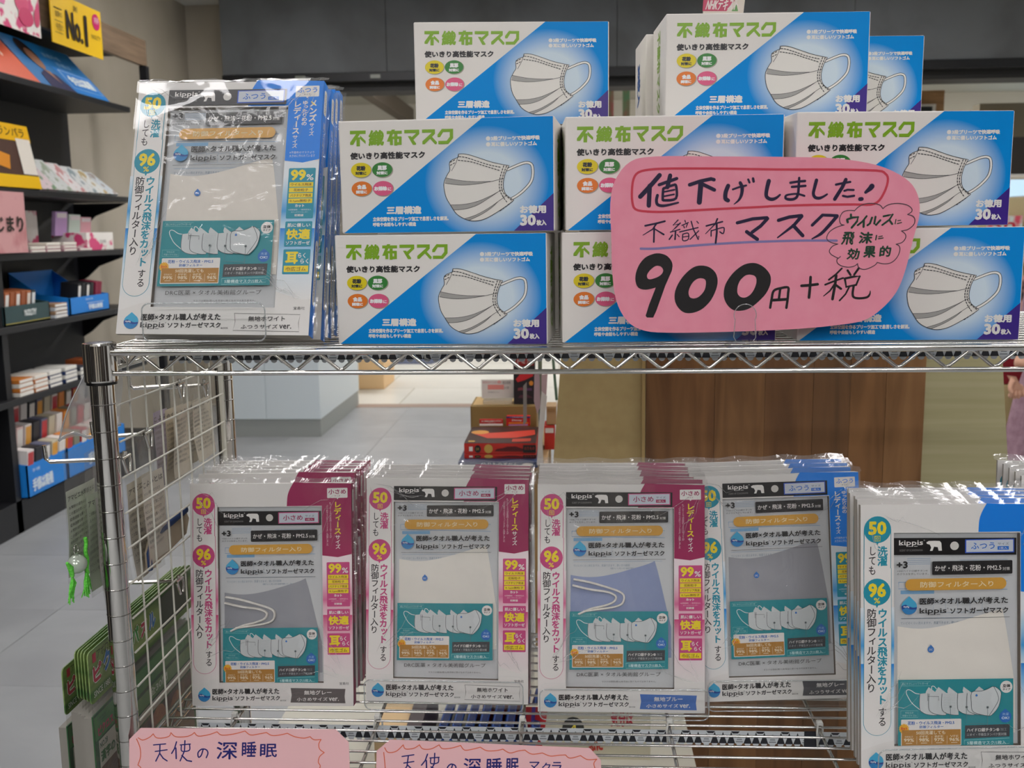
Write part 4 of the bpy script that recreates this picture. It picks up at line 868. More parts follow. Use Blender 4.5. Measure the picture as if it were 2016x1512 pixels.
def cheek(name, q, y, th, m):
    b = MB(); o = (.4, 1.95); b.prism([(x-o[0], z) for x, z in q], y-o[1], y+th-o[1], m); b.build(name, dm, bevel=.001)
cheek('side_panel', [(.134, .02), (.134, 1.13), (-.012, 1.13), (-.10, .02)], 1.903, .02, beige)
cheek('side_panel', [(.657, .02), (.657, 1.13), (.786, 1.13), (.905, .02)], 1.903, .02, khaki)
tag(dm, 'back of a display unit with brown wood planks between beige and khaki cheeks', 'display unit')

# table with toy boxes and picture books
tb = empty('low_table', (-.15, 2.35, 0)); tw = mat('table_wood', 'b99a6c', .5)
ZT = float(at(1000, 921, Y=2.10)[2]); X0, X1 = at(913, 850, Y=2.13)[0], at(1055, 850, Y=2.13)[0]
b = MB(); b.box((X0+.15-.005, -.22, ZT-.02), (.10, .2, ZT), tw); b.build('tabletop', tb, bevel=.002)
for sx in (X0+.17, .085):
    for sy in (-.19, .18): b = MB(); b.box((sx-.015, sy-.015, 0), (sx+.015, sy+.015, ZT-.02), tw); b.build('leg', tb)
tag(tb, 'low beige table carrying the toy car books behind the rack', 'table')
def fbox(name, x0, x1, y0, y1, z0, z1, m, label, cat, group=None, items=(), top=None):
    r_ = empty(name, ((x0+x1)/2, y0, z0)); a, d, h = (x1-x0)/2, y1-y0, z1-z0
    b = MB(); b.box((-a, 0, 0), (a, d, h), m); b.build('cover' if cat == 'book' else 'box', r_, bevel=.001)
    if items:
        P = Print(lambda p: np.asarray(p, float)*[2*a, -h]+[-a, h]); P.base = .0004; P.eps = .0003
        for it in items: (P.poly(it[1], it[2], 1) if it[0] == 'poly' else P.poly(it[1], it[2], 2) if it[0] == 'poly2' else P.text(it[0], it[1], it[2], it[3], it[4], it[5], 3, it[6] if len(it) > 6 else 0))
        P.build('front_print', r_)
    if top:
        P = Print(lambda p: np.asarray(p, float)*[2*a, -d]+[-a, d]); P.base = .0004; P.eps = .0003
        for it in top: (P.poly(it[1], it[2], 1) if it[0] == 'poly' else P.poly(it[1], it[2], 2) if it[0] == 'poly2' else P.text(it[0], it[1], it[2], it[3], it[4], it[5], 3, it[6] if len(it) > 6 else 0))
        o = P.build('top_print', r_); o.rotation_euler = (R(-90), 0, 0); o.location = (0, 0, h)
    return tag(r_, label, cat, group)
redm = ink('c8281c'); whi = ink('efe9e2'); gld = ink('c9a24c'); blk2 = ink('1c1412')
carp = [(.42, .72), (.46, .52), (.54, .44), (.60, .30), (.72, .28), (.80, .46), (.90, .50), (.92, .74)]
X0, X1 = at(913, 850, Y=2.13)[0], at(1055, 850, Y=2.13)[0]
zt = at(930, 873, Y=2.13)[2]; zb = at(930, 894, Y=2.13)[2]; zc = at(930, 903, Y=2.13)[2]; fb_items = [('poly', [(.07, .3), (.12, .3), (.12, .72), (.07, .72)], whi), ('poly', circ(.19, .52, .045, .36, 16), blk2), ('poly', circ(.34, .5, .06, .42, 18), gld), ('poly', carp, ink('5a0f10')), ('poly', [(.82, .14), (1, .14), (1, .86), (.82, .86)], blk2), ('のりもの', .84, .3, .98, .6, ink('d33a2a')), ('DX', .17, .4, .21, .62, gld)]
fbox('picture_book', X0-.010, X1+.005, 2.10, 2.30, ZT, float(zc), mat('cover_navy', '3a4668', .4), 'dark blue picture book at the bottom of the pile behind the rack', 'book', 'picture books on the low table', [('のりものずかん', .3, .1, .75, .6, whi), ('poly', circ(.87, .5, .07, .3, 14), whi)])
fbox('picture_book', X0, X1, 2.13, 2.31, float(zc)+.0002, float(zb)-.0004, mat('cover_red', 'c42a1e', .4), 'red toy car book below another in the pile behind the rack', 'book', 'picture books on the low table', fb_items)
fbox('picture_book', X0, X1, 2.13, 2.31, float(zb), float(zt), mat('cover_red', 'c42a1e', .4), 'red toy car book on top of the pile with a gold seal on its edge', 'book', 'picture books on the low table', fb_items,
     [('poly', [(0, 0), (1, 0), (1, 1), (0, 1)], ink('3a201c')), ('poly2', [(.08, .45), (.5, .35), (.95, .2), (.97, .5), (.7, .7), (.3, .72)], ink('d2402e')), ('poly2', circ(.16, .35, .13, .12, 16), ink('d99a4a')), ('poly2', [(.05, .86), (.14, .86), (.14, .94), (.05, .94)], gld), ('poly2', [(.66, .76), (.92, .72), (.92, .9), (.66, .94)], ink('b8402c'))])
Xa, Xb = at(926, 800, Y=2.36)[0], at(1056, 800, Y=2.36)[0]; za = at(930, 800, Y=2.36)[2]
fbox('cardboard_box', Xa, Xb, 2.36, 2.50, ZT, za, mat('cardboard', '8f7442', .8), 'brown cardboard box standing behind the red toy car books', 'box', None, [('poly', [(0, 0), (.02, 0), (.02, 1), (0, 1)], ink('7a6238'))], [('poly', [(.03, .04), (.97, .04), (.97, .9), (.03, .9)], ink('d3ae70'))])
fbox('price_card', at(944, 830, Y=2.33)[0], at(990, 830, Y=2.33)[0], 2.33, 2.34, zt-.0, at(960, 826, Y=2.33)[2], mat('card_red', 'c22a26', .5), 'small red and white card standing against the cardboard box', 'card', None, [('poly', [(0, .66), (1, .66), (1, 1), (0, 1)], whi), ('みご自由にお取りください', .08, .14, .94, .36, whi, .03), ('ご自由にどうぞ', .34, .42, .68, .56, whi)])
fbox('toy_box', at(997, 830, Y=2.33)[0], at(1044, 830, Y=2.33)[0], 2.325, 2.345, zt-.0, at(1020, 819, Y=2.33)[2], mat('toy_red', 'cc2420', .4), 'small red and blue toy car box with script lettering beside the white card', 'box', None, [('poly', [(0, 0), (1, 0), (1, .16), (0, .16)], ink('25307e')), ('Disney', .24, .30, .66, .52, whi, .02), ('・CINEMAS・', .15, .03, .85, .13, whi), ('poly', [(.1, .62), (.9, .6), (.95, .74), (.1, .76)], ink('f08a2c')), ('poly', [(.1, .82), (.9, .80), (.9, .96), (.1, .98)], ink('c98ab5'))])
Xc, Xd = at(1012, 760, Y=2.4)[0], at(1054, 760, Y=2.4)[0]
fbox('toy_car_pack', Xc, Xd, 2.38, 2.42, za, at(1030, 700, Y=2.38)[2], mat('toy_black', '1d1b20', .35), 'black pack showing small red toy cars on the cardboard box', 'pack', None, [('poly', [(.05, .04), (.95, .04), (.95, .2), (.05, .22)], ink('8a1c1c')), ('poly', [(.1, .48), (.3, .38), (.6, .36), (.95, .30), (.9, .42), (.5, .5), (.2, .54)], ink('c4232a')), ('poly', circ(.82, .56, .1, .05, 12), ink('d98a2c')), ('poly', [(.2, .66), (.4, .64), (.5, .70), (.2, .71)], ink('7c3440')), ('poly', [(.62, .66), (.85, .66), (.85, .71), (.6, .71)], ink('5a3a60')), ('poly', [(.2, .86), (.3, .8), (.65, .79), (.9, .86)], ink('4e2a38')), ('トミカ', .2, .06, .8, .16, whi)])
q = [at(x, y, Y=2.34) for x, y in ((940, 737), (1011, 737), (1011, 784), (943, 784))]
r_ = empty('price_holder', (float(q[3][0]), 2.40, float(za))); w = float(q[2][0]-q[3][0]); h = .058
b = MB(); b.box((0, 0, .012), (w, .003, h), film_mat('holder_clear', 'f6f6f4', gloss=.3, rough=.05, bump=0, haze=.05)); b.build('clear_sleeve', r_)
b = MB(); b.box((.006, -.02, 0), (w-.006, .022, .010), film_mat('holder_base', 'eeeeea', gloss=.5, rough=.06, bump=0, haze=.25)); b.build('base', r_)
P = Print(lambda p: np.asarray(p, float)*[w, -(h-.012)]+[0, h], base=.0006); P.eps = .0003; P.rect(.02, .02, .98, .98, ink('ddd6d0'), 0); P.rect(.20, .27, .68, .52, ink('e58f86'), 1)
P.text('期間限定セール中', .05, .08, .46, .20, ink('c98f8a'), 1); P.poly(circ(.54, .13, .06, .09, 14), ink('d9a09a'), 1); P.text('税込価格', .64, .08, .88, .24, ink('807a78'), 1); P.text('110', .70, .36, .82, .5, ink('6d6866'), 1); P.text('本体価格はこちら', .2, .62, .54, .70, ink('8a8482'), 1)
P.build('price_print', r_); tag(r_, 'clear holder with a small pink and white price slip on the cardboard box', 'price holder')
# papers and steel pole between the toy boxes and the beige cheek
pm = mat('steel_pole', '8d9a8a', .3, .7)
r_ = empty('leaflet_pole', (0, 0, 0)); b = MB(); b.tube([(at(1063, 700, Y=2.05)[0], 2.05, .02), (at(1063, 700, Y=2.05)[0], 2.05, 1.2)], .004, pm, 8); b.build('pole', r_)
b = MB(); b.tube([(at(1083, 690, Y=2.2)[0], 2.2, 1.10), (at(1096, 800, Y=2.2)[0], 2.2, .93)], .003, mat('strap_green', '5f7a66', .5), 8); b.build('strap', r_); tag(r_, 'thin steel pole with a green strap beside the beige cheek', 'pole')
for i, (pts, y, c, lb) in enumerate(([((1052, 735), (1062, 735), (1064, 800), (1058, 815), (1051, 790)), 2.02, 'b59aa0', 'pinkish folded leaflet hanging beside the steel pole'], [((1066, 738), (1078, 736), (1075, 790), (1066, 800)), 2.0, 'c3a8ae', 'pale pink leaflet right of the steel pole'], [((1066, 770), (1077, 780), (1068, 870), (1070, 915), (1057, 915), (1060, 850)), 1.98, 'd9d4d2', 'long white leaflet with a wavy edge hanging near the red toy boxes'], [((1030, 760), (1037, 752), (1037, 830), (1030, 838)), 2.06, '8f8783', 'narrow grey leaflet hanging in front of the black toy pack'])):
    q = [at(x, yy, Y=y) for x, yy in pts]; b = MB(); b.prism([(p[0], p[2]) for p in q], y, y+.0015, mat('leaflet%d' % i, c, .6)); tag(b.build('leaflet'), lb, 'leaflet', 'leaflets beside the steel pole')
for i, (x0, x1, y0, y1, c, lb) in enumerate(((1072, 1092, 838, 905, 'c8352a', 'red boxed toys stacked behind the steel pole, lower pack'), (1076, 1095, 800, 836, 'b3936a', 'brown cardboard pack behind the steel pole, upper pack'))):
    p, q = at(x0, y1, Y=2.28), at(x1, y0, Y=2.28)
    sb = fbox('toy_pack', p[0], q[0], 2.28, 2.34, ZT if i == 0 else p[2], q[2], mat('tp'+c, c, .5), lb, 'pack', None, [('poly', [(.1, .1), (.9, .1), (.9, .3), (.1, .3)], whi if i == 0 else ink('a07c50'))])
# things seen low through the wires of the lower shelf
lt = empty('stock_table', (-.1, 1.6, 0)); b = MB(); b.box((-.42, -.10, .42), (.30, .40, .44), mat('stock_top', 'c9c6b8', .6)); b.build('tabletop', lt)
for sx in (-.40, .28):
    for sy in (-.08, .38): b = MB(); b.box((sx-.012, sy-.012, 0), (sx+.012, sy+.012, .42), mat('stock_leg', '77756c', .5)); b.build('leg', lt)
tag(lt, 'pale low stock table seen through the lower shelf wires', 'table')
for i in range(8):
    r_ = empty('blue_folder', (-.235+i*.0215, 1.52, .44), (R(-8), R(16), 0)); b = MB(); b.box((0, 0, 0), (.014, .20, .075), mat('folder_blue', '1f4a93', .4)); b.build('cover', r_, bevel=.002)
    b = MB(); b.box((.0025, .002, .0755), (.0115, .198, .0765), mat('folder_edge', '0f2858', .5)); b.build('page_edge', r_)
    tag(r_, 'glossy dark blue folder under the lower shelf, %s from the left' % ('first', 'second', 'third', 'fourth', 'fifth', 'sixth', 'seventh', 'eighth')[i], 'folder', 'row of blue folders under the lower shelf')
fbox('pale_box', -.315, -.262, 1.50, 1.7, .44, .51, mat('pale_box', 'd9b98a', .6), 'peach coloured box left of the blue folders under the lower shelf', 'box', None, [('poly', circ(.75, .6, .35, .35, 16), whi)])
fbox('dark_box', -.262, -.238, 1.50, 1.7, .44, .525, mat('dark_box', '3a2a2c', .5), 'dark narrow box touching the blue folders', 'box', None, [('poly', [(.2, .1), (.5, .1), (.5, .95), (.2, .95)], ink('b7a69a'))])
fbox('poster_panel', -.075, .128, 1.56, 1.57, .26, .53, mat('poster_cream', 'd5cfb8', .6), 'cream leaflet poster with red marks below the lower shelf', 'poster', None,
     [('poly', [(.0, 0), (.18, 0), (.12, .3), (0, .3)], ink('c6282c')), ('poly2', [(.05, 0), (.08, 0), (.05, .3), (.02, .3)], ink('5a3f94')), ('poly', circ(.38, .14, .09, .08, 16), ink('2c2c26')), ('4', .35, .10, .41, .18, ink('e8d24a')), ('急に', .5, .17, .62, .28, ink('c6382c'), .03), ('気分は', .68, .02, .86, .12, ink('b7283a'), .03), ('寝苦しい！スッキリ目覚めたい！', .05, .50, .62, .57, ink('4d4a45'), .02), ('poly', [(.62, .48), (1, .70), (.9, .82), (.62, .62)], ink('9c2222'))])
fbox('red_box', -.155, -.08, 1.66, 1.75, .44, .52, mat('low_red', 'b32a2c', .5), 'red box low behind the wires beside the cream poster', 'box', None, [('poly', [(.2, 0), (.3, 0), (.5, 1), (.4, 1)], whi), ('poly', [(.5, 0), (.62, 0), (.8, 1), (.7, 1)], ink('4a49a0'))])

# magazine rack and person at the right edge
mg = empty('magazine_rack', (3.0, 6.2, 0)); b = MB(); b.box((-.6, 0, 0), (1.0, .4, 1.45), mat('rack_cream', 'c9b98e', .6)); b.build('body', mg)
for z in (.35, .7, 1.05): b = MB(); b.box((-.62, -.06, z), (1.0, 0, z+.02), mat('rack_ledge', 'a9976c', .5)); b.build('ledge', mg)
tag(mg, 'cream magazine rack at the right edge behind the mask boxes', 'magazine rack')
k = 0
for z, cc in ((1.075, ('d8e6df', 'e9ccd0', 'dfe4ea')), (.725, ('7fb7c4', 'e6a9a0', 'cfd5a0')), (.375, ('5a6b4a', '8a3340', '4f4a6a'))):
    for i in range(3):
        fbox('magazine', 2.43+i*.22, 2.63+i*.22, 6.14, 6.155, z, z+.27, noise_mat('mag_%d' % k, cc[i], ('e0566a', '2f2a30', '4aa58c')[i], 9, .4, lo=.5, hi=.62, detail=2), 'colourful magazine on the %s ledge of the cream rack, %s from the left' % ({1.075: 'top', .725: 'middle', .375: 'lowest'}[z], words[i]), 'magazine', 'magazines on the cream rack', [(('Sn', 'LEE', 'MORE')[i], .08, .06, .8, .3, ink('c6283c'), .04)]); k += 1
b = MB(); b.box((2.3, 6.1, 1.46), (4.2, 6.7, 1.62), mat('notice_white', 'd9d2c6', .6)); tag(b.build('rack_header', mg), None)
b = MB(); dkx = at(1984, 300, Y=7.0)[0]; b.box((dkx-.05, 7.0, 1.62), (dkx+.35, 7.1, 1.86), mat('dark_case', '2a2522', .5)); b.build('case'); o = bpy.data.objects['case']; tag(o, 'dark display case top right beyond the mask boxes', 'case'); o.name = 'case_block'
b = MB(); b.tube([(dkx-.3, 6.9, 1.60), (5.3, 6.9, 1.60)], .018, mat('rail_white', 'd9d6d0', .3), 10); b.tube([(dkx+.28, 6.9, 0), (dkx+.28, 6.9, 2.1)], .015, mat('rail_white', 'd9d6d0', .3), 10)
tag(b.build('hand_rail'), 'white tubular hand rail at the right edge of the shop', 'rail')
# cream drawers with red dictionaries, seen past the khaki cheek
dr = empty('drawer_cabinet', (1.72, 4.3, 0)); cm_ = mat('drawer_cream', 'c9ba86', .5)
b = MB(); b.box((-.15, 0, 0), (.9, .5, .64), cm_); b.build('body', dr)
for z in (.05, .25, .45): b = MB(); b.box((-.148, -.012, z), (.898, 0, z+.185), cm_); b.build('drawer', dr, bevel=.003)
tag(dr, 'cream drawer cabinet at the right edge beyond the khaki cheek', 'cabinet')
for i in range(2):
    p0, p1 = at(1979, 0, Y=4.28)[0]-.02, at(2003, 0, Y=4.28)[0]+.25
    fbox('dictionary', 1.62, 1.96, 4.29, 4.45, .64+i*.055, .693+i*.055, mat('dict_red', '8d1f28', .5), 'dark red dictionary lying %s on the cream cabinet' % ('below' if i == 0 else 'above the other'), 'book', 'red dictionaries on the cream cabinet', [('X Ciper', .08, .25, .5, .75, ink('d9b8b4'), .02)])
for i, c in enumerate(('dcd2d4', 'c7a9a8', 'b0a6d8', 'd8262a')):
    fbox('paper_stack', 1.66, 1.9, 4.32, 4.45, .7485+i*.022, .7695+i*.022, mat('ps'+c, c, .5), '%s pack in the little heap on the red dictionaries' % ('white', 'rose', 'lilac', 'bright red')[i], 'pack', 'heap of packs on the red dictionaries', [('poly', [(.1, .3), (.5, .3), (.5, .6), (.1, .6)], whi)])
# person in a mauve dress, cut off by the picture's right edge
PRX = 1.99; pr = empty('person', (PRX, 4.02, 0))
def skinned(name, verts, edges, radii, m, parent, root_i=0, sub=2):
    me = bpy.data.meshes.new(name); me.from_pydata(verts, edges, []); o = bpy.data.objects.new(name, me); link(o, parent)
    sk = o.modifiers.new('skin', 'SKIN'); sk.use_smooth_shade = True
    if not me.skin_vertices: 
        bm = bmesh.new(); bm.from_mesh(me); bm.verts.layers.skin.verify(); bm.to_mesh(me); bm.free()
    for i, v in enumerate(me.skin_vertices[0].data): v.radius = (radii[i] if isinstance(radii[i], tuple) else (radii[i], radii[i])); v.use_root = (i == root_i)
    s = o.modifiers.new('sub', 'SUBSURF'); s.levels = sub; s.render_levels = sub; me.materials.append(m); return o
skin = mat('skin', 'd9a78c', .55); mauve = noise_mat('mauve_cloth', '93717f', 'a98896', 30, .9, detail=4, bump=.1)
HX = at(2003, 752, Y=3.9)[0]-PRX; HZ = at(2000, 752, Y=3.9)[2]
V = [(0, 0, .88), (0, 0, 1.05), (0, 0, 1.28), (0, .0, 1.40), (0, -.02, 1.52), (0, -.03, 1.62),
     (-.16, 0, 1.33), (-.20, -.02, 1.05), (HX+.03, -.09, HZ+.10), (HX+.01, -.115, HZ+.05),
     (.16, 0, 1.33), (.21, .0, 1.05), (.22, -.04, .82), (.22, -.05, .76),
     (-.09, 0, .80), (-.10, 0, .45), (-.10, .02, .08), (-.10, -.10, .03), (.09, 0, .80), (.10, 0, .45), (.10, .02, .08), (.10, -.10, .03)]
E_ = [(0, 1), (1, 2), (2, 3), (3, 4), (4, 5), (2, 6), (6, 7), (7, 8), (8, 9), (2, 10), (10, 11), (11, 12), (12, 13), (0, 14), (14, 15), (15, 16), (16, 17), (0, 18), (18, 19), (19, 20), (20, 21)]
rad = [.12, .11, .12, .05, .085, .09, .05, .042, .028, .03, .05, .042, .028, .03, .075, .052, .04, .035, .075, .052, .04, .035]
body = skinned('body', V, E_, rad, skin, pr)
# hand: palm with five curled fingers
hb = Vector((HX, -.12, HZ+.02))
hv = [(0, 0, 0), (-.005, 0, -.035)]; he = [(0, 1)]; hr = [.022, .024]
for i in range(4):
    ox = -.022+.0145*i; L_ = (.030, .035, .033, .026)[i]; k0 = len(hv)
    hv += [(ox, -.004, -.050), (ox-.002, -.012, -.050-L_*.5), (ox-.001, -.002, -.052-L_*.85), (ox, .012, -.048-L_*.7)]; he += [(1, k0), (k0, k0+1), (k0+1, k0+2), (k0+2, k0+3)]; hr += [.0085, .008, .0075, .0065]
k0 = len(hv); hv += [(-.028, -.012, -.022), (-.034, -.020, -.045), (-.026, -.026, -.062)]; he += [(0, k0), (k0, k0+1), (k0+1, k0+2)]; hr += [.010, .009, .007]
skinned('hand', [tuple(Vector(v)+hb) for v in hv], he, hr, skin, body, 0, 2)
b = MB(); prof = [(.30, .22), (.285, .40), (.25, .62), (.20, .80), (.175, .98), (.15, 1.10), (.165, 1.24), (.165, 1.34), (.12, 1.40), (.055, 1.42)]
vv = []; n = 40
for r0, z in prof:
    for i in range(n): a = 2*math.pi*i/n; f = 1+.045*math.sin(a*9)*max(0, (1-z)); vv.append((r0*f*math.cos(a), r0*.72*f*math.sin(a), z))
b.add(vv, [(j*n+i, j*n+(i+1) % n, (j+1)*n+(i+1) % n, (j+1)*n+i) for j in range(len(prof)-1) for i in range(n)], mauve, True); b.build('dress', pr)
for s in (-1, 1):
    pts = [(s*.13, 0, 1.34), (s*.185, -.005, 1.2), (s*.205, -.02, 1.04)]
    if s < 0: pts.append((HX+.045, -.075, HZ+.15))
    b = MB(); b.tube(pts, [.065, .052, .046, .036][:len(pts)], mauve, 16); b.build('sleeve', pr)
b = MB(); prof = [(.001, .135), (.05, .125), (.085, .08), (.098, .02), (.095, -.05), (.085, -.11), (.05, -.12)]
b.lathe(prof, (0, .012, 1.61), mat('hair_dark', '241a16', .5), 24); b.build('hair', pr)
for s in (-1, 1): b = MB(); b.lathe([(.001, .012), (.01, .007), (.012, 0), (.01, -.007), (.001, -.012)], (s*.03, -.118, 1.625), mat('eye', 'f0eeea', .3), 12); b.build('eye', body)
b = MB(); b.prism([(-.012, 1.585), (.012, 1.585), (.004, 1.62), (-.004, 1.62)], -.135, -.10, skin); b.build('nose', body); b = MB(); b.prism([(-.022, 1.56), (.022, 1.56), (.014, 1.568), (-.014, 1.568)], -.115, -.09, mat('lips', 'a85a55', .5)); b.build('mouth', body)
for s in (-1, 1): b = MB(); b.box((s*.10-.045, -.19, 0), (s*.10+.045, .06, .07), mat('shoe', '2a2422', .4)); b.build('shoe', pr, bevel=.02)
tag(pr, 'person in a mauve dress at the right edge, one curled hand at the side', 'person')
# ================================================================== chrome wire rack
RX0, RX1, RY0, RY1, Z1, Z2 = -.433, .775, .907, 1.235, 1.197, .789
rack = empty('wire_rack', (0, 1.07, 0)); OR = Vector((0, 1.07, 0))
def rbuild(mb, name, parent=rack, **k):
    mb.v = [(x-OR.x, y-OR.y, z-OR.z) for x, y, z in mb.v]; return mb.build(name, parent, **k)
for x in (RX0, RX1):
    for y in (RY0, RY1):
        b = MB(); b.lathe([(.001, .04), (.0109, .04), (.0109, 1.190), (.001, 1.190)], (x, y, 0), CHROME, 48, sharp=True)
        p = rbuild(b, 'post'); b = MB(); z = .053
        while z < 1.165:
            b.lathe([(.01095, z), (.0111, z+.0002), (.0111, z+.0006), (.01095, z+.0008)], (x, y, .0), CHROME2, 40, sharp=True); b.lathe([(.01092, z-.0005), (.01092, z)], (x, y, .0), mat('groove_dark', '3a3733', .4, .8), 40); z += .0254
        rbuild(b, 'groove_rings', p, kind='stuff')
        b = MB(); b.lathe([(.001, 0), (.016, 0), (.016, .012), (.012, .04), (.004, .05)], (x, y, 0), BLACK, 24, sharp=True); rbuild(b, 'foot')
        for zt in (Z1, Z2):
            zc = zt-.031 if zt == Z1 else zt-.055
            b = MB(); b.lathe([(.0112, 0), (.0146, .0005), (.0149, .002), (.0150, .0345), (.0146, .0362), (.0125, .0366)] + ([(.0122, .0345), (.001, .0345)] if zt == Z1 else [(.0112, .0366)]), (x, y, zc), CHROME, 48, sharp=True); c = rbuild(b, 'collar')
            b = MB(); b.lathe([(.0110, -.0022), (.0136, -.0022), (.0136, .0005), (.011, .0005)], (x, y, zc), BLACK, 40, sharp=True); b.lathe([(.0012, .0370), (.0100, .0368), (.0122, .0360)], (x, y, zc), mat('cap_grey', '4a505c', .35), 32) if zt == Z1 else None
            o = rbuild(b, 'plastic_sleeve', c)
for zt in (Z1, Z2):
    sh = empty('shelf', (0, 0, 0)); sh.parent = rack; sh.name = 'wire_shelf'
    def tr(x0, y0, x1, y1, nz, amp=.0085, drop=.0195):
        b = MB(); b.tube([(x0, y0, zt-.0035), (x1, y1, zt-.0035)], .0033, CHROME, 14); rbuild(b, 'top_rod', sh)
        b = MB(); b.tube([(x0, y0, zt-.0035-drop), (x1, y1, zt-.0035-drop)], .0023, CHROME, 12); rbuild(b, 'bottom_rod', sh)
        L_ = math.hypot(x1-x0, y1-y0); ux, uy = (x1-x0)/L_, (y1-y0)/L_; pts = []; s = ((float(at(534.6, 700, Y=RY0-.006)[0])-x0) % .0414) if abs(ux) > .5 else .028; k = 0; sx, sy = (0, .0022) if abs(ux) > .5 else (-.0022, 0)
        pts.append((x0+ux*.014, y0+uy*.014+sy, zt-.0035-drop*.62)); ph = 0
        while s < L_-.01:
            for t_, zz in (((0, -.0035-drop*.12) if k % 2 == 0 else (0, -.0035-drop*.88)),):
                for dd, dz in ((-.0028, .0), (0, .0006 if k % 2 == 0 else -.0006), (.0028, .0)):
                    sgn = 1 if k % 2 == 0 else -1
                    pts.append((x0+ux*(s+dd), y0+uy*(s+dd)+sy, zt+zz-(.0012*sgn if dd else 0)))
            s += .0207; k += 1
        b = MB(); b.tube(pts, .0016, CHROME, 8); rbuild(b, 'zigzag_rod', sh)
    tr(RX0+.013, RY0-.004, RX1-.013, RY0-.004, 0); tr(RX0+.013, RY1+.004, RX1-.013, RY1+.004, 0)
    tr(RX0-.003, RY0+.013, RX0-.003, RY1-.013, 0); tr(RX1+.003, RY0+.013, RX1+.003, RY1-.013, 0)
    y = .9155
    while y < 1.232:
        b = MB(); b.tube([(RX0+.002, y, zt-.0013), (RX1-.002, y, zt-.0013)], .00135, CHROME2, 8); rbuild(b, 'wire', sh); y += .0213 if zt == Z2 else .0213
    x = -.359
    while x < .74:
        b = MB(); b.tube([(x, RY0-.003, zt-.0045), (x, RY1+.003, zt-.0045)], .0019, CHROME2, 8); rbuild(b, 'cross_wire', sh); x += .1535
tag(rack, 'chrome wire shelving rack with two shelves carrying the mask packs', 'rack')
# patterned strip tied below each shelf
wht = mat('strip_white', 'd5dadd', .4); blk3 = mat('strip_black', '1c1e26', .5); gry3 = mat('strip_grey', '8f9498', .5); knob = mat('strip_under', 'c9cdd0', .5)
for zt, nm in ((Z1, 'upper'), (Z2, 'lower')):
    y = .985 if zt == Z1 else 1.0; zz = zt-.0080 if zt == Z1 else zt-.0065
    r_ = empty('patterned_strip', (-.40, y, zz)); Ls = 1.15; h = .0135
    b = MB(); b.box((0, 0, -h), (Ls, .0012, 0), wht); b.build('band', r_)
    tri = []; P = Print(lambda p: np.asarray(p, float)*[1, -1], base=.0001)
    n = int(Ls/.0085); w = .0085; rq = random.Random(8)
    for i in range(n):
        x0 = i*w
        if i % 4 == 3: 
            for q in range(4): P.poly([(x0+w*.5-(q+.55)*w*.11, .003+q*.0026), (x0+w*.5+(q+.55)*w*.11, .003+q*.0026), (x0+w*.5+(q+.9)*w*.12, .0045+q*.0026), (x0+w*.5-(q+.9)*w*.12, .0045+q*.0026)], gry3, 0)
        else: P.poly([(x0+w*.5, .0008), (x0+w*1.0, h), (x0+w*.0, h)], blk3, 0)
        if i % 3 == 0: P.poly([(x0+w*.45, 0), (x0+w*1.55, 0), (x0+w*1.3, .0024), (x0+w*.7, .0024)], blk3, 1)
    P.build('triangle_print', r_, kind='stuff')
    b = MB()
    for i in range(n): 
        b.prism([(i*w+.0012+.0031+.0031*math.cos(a), -h-.0002+.0030*math.sin(a)) for a in np.linspace(math.pi, 2*math.pi, 7)], .0002, .0012, knob)
    b.build('scalloped_edge', r_, kind='stuff')
    if zt == Z2: b = MB(); px_ = float(at(1583, 1455, Y=1.0)[0])+.40; b.box((px_, -.0006, -h-.003), (px_+.0135, .0014, .0005), blk3); b.build('tape_patch', r_)
    tag(r_, 'narrow black and white triangle patterned strip tied under the %s shelf' % nm, 'strip', None)
tiew = mat('cable_tie', 'dcdcd6', .4)
for i, (x, zt, lb) in enumerate(((-.359, Z2, 'white cable tie on the lower shelf nearest the mesh panel'), (-.2055, Z2, 'white cable tie on the lower shelf left of the blue folders'), (-.052, Z2, 'white cable tie on the lower shelf right of the blue folders'), (.1015, Z2, 'white cable tie on the lower shelf under the blue mask pack'), (.255, Z2, 'white cable tie on the lower shelf beside the black tape patch'), (-.14, Z1, 'white cable tie under the upper shelf below the left cartons'), (.065, Z1, 'white cable tie under the upper shelf below the middle cartons'), (.27, Z1, 'white cable tie under the upper shelf below the right cartons'))):
    r_ = empty('cable_tie', (x, 1.0 if zt == Z2 else .985, zt)); b = MB(); b.tube([(.003, 0, .0035), (.0045, .004, -.006), (.002, .002, -.022), (-.002, -.004, -.02), (-.003, -.004, -.004), (-.002, -.002, .003)], .0011, tiew, 6, closed=True); b.build('loop', r_)
    b = MB(); b.box((-.003, -.003, .002), (.003, .003, .0065), tiew); b.build('clasp', r_, bevel=.001); tag(r_, lb, 'cable tie')

# white grid panel along the left side
gp = empty('grid_panel', (-.424, 1.07, 0)); gw = mat('grid_white', 'ebe9dd', .35)
def gbar(p0, p1, r, name='wire'):
    b = MB(); b.tube([(p0[0]+.424, p0[1]-1.07, p0[2]), (p1[0]+.424, p1[1]-1.07, p1[2])], r, gw, 8); return b.build(name, gp)
GX = -.424
for i in range(7): y = .9435+.0363*i; gbar((GX, y, .782), (GX, y, 1.19), .00105)
for k in range(11): z = .8305+.0347*k; gbar((GX+.002, .912, z), (GX+.002, 1.198, z), .00105)
gbar((GX, 1.198, .775), (GX, 1.198, 1.19), .0030, 'frame_bar'); gbar((GX, .912, 1.188), (GX, 1.198, 1.188), .0026, 'frame_bar')
tag(gp, 'white wire grid panel closing the left side of the rack', 'grid panel')

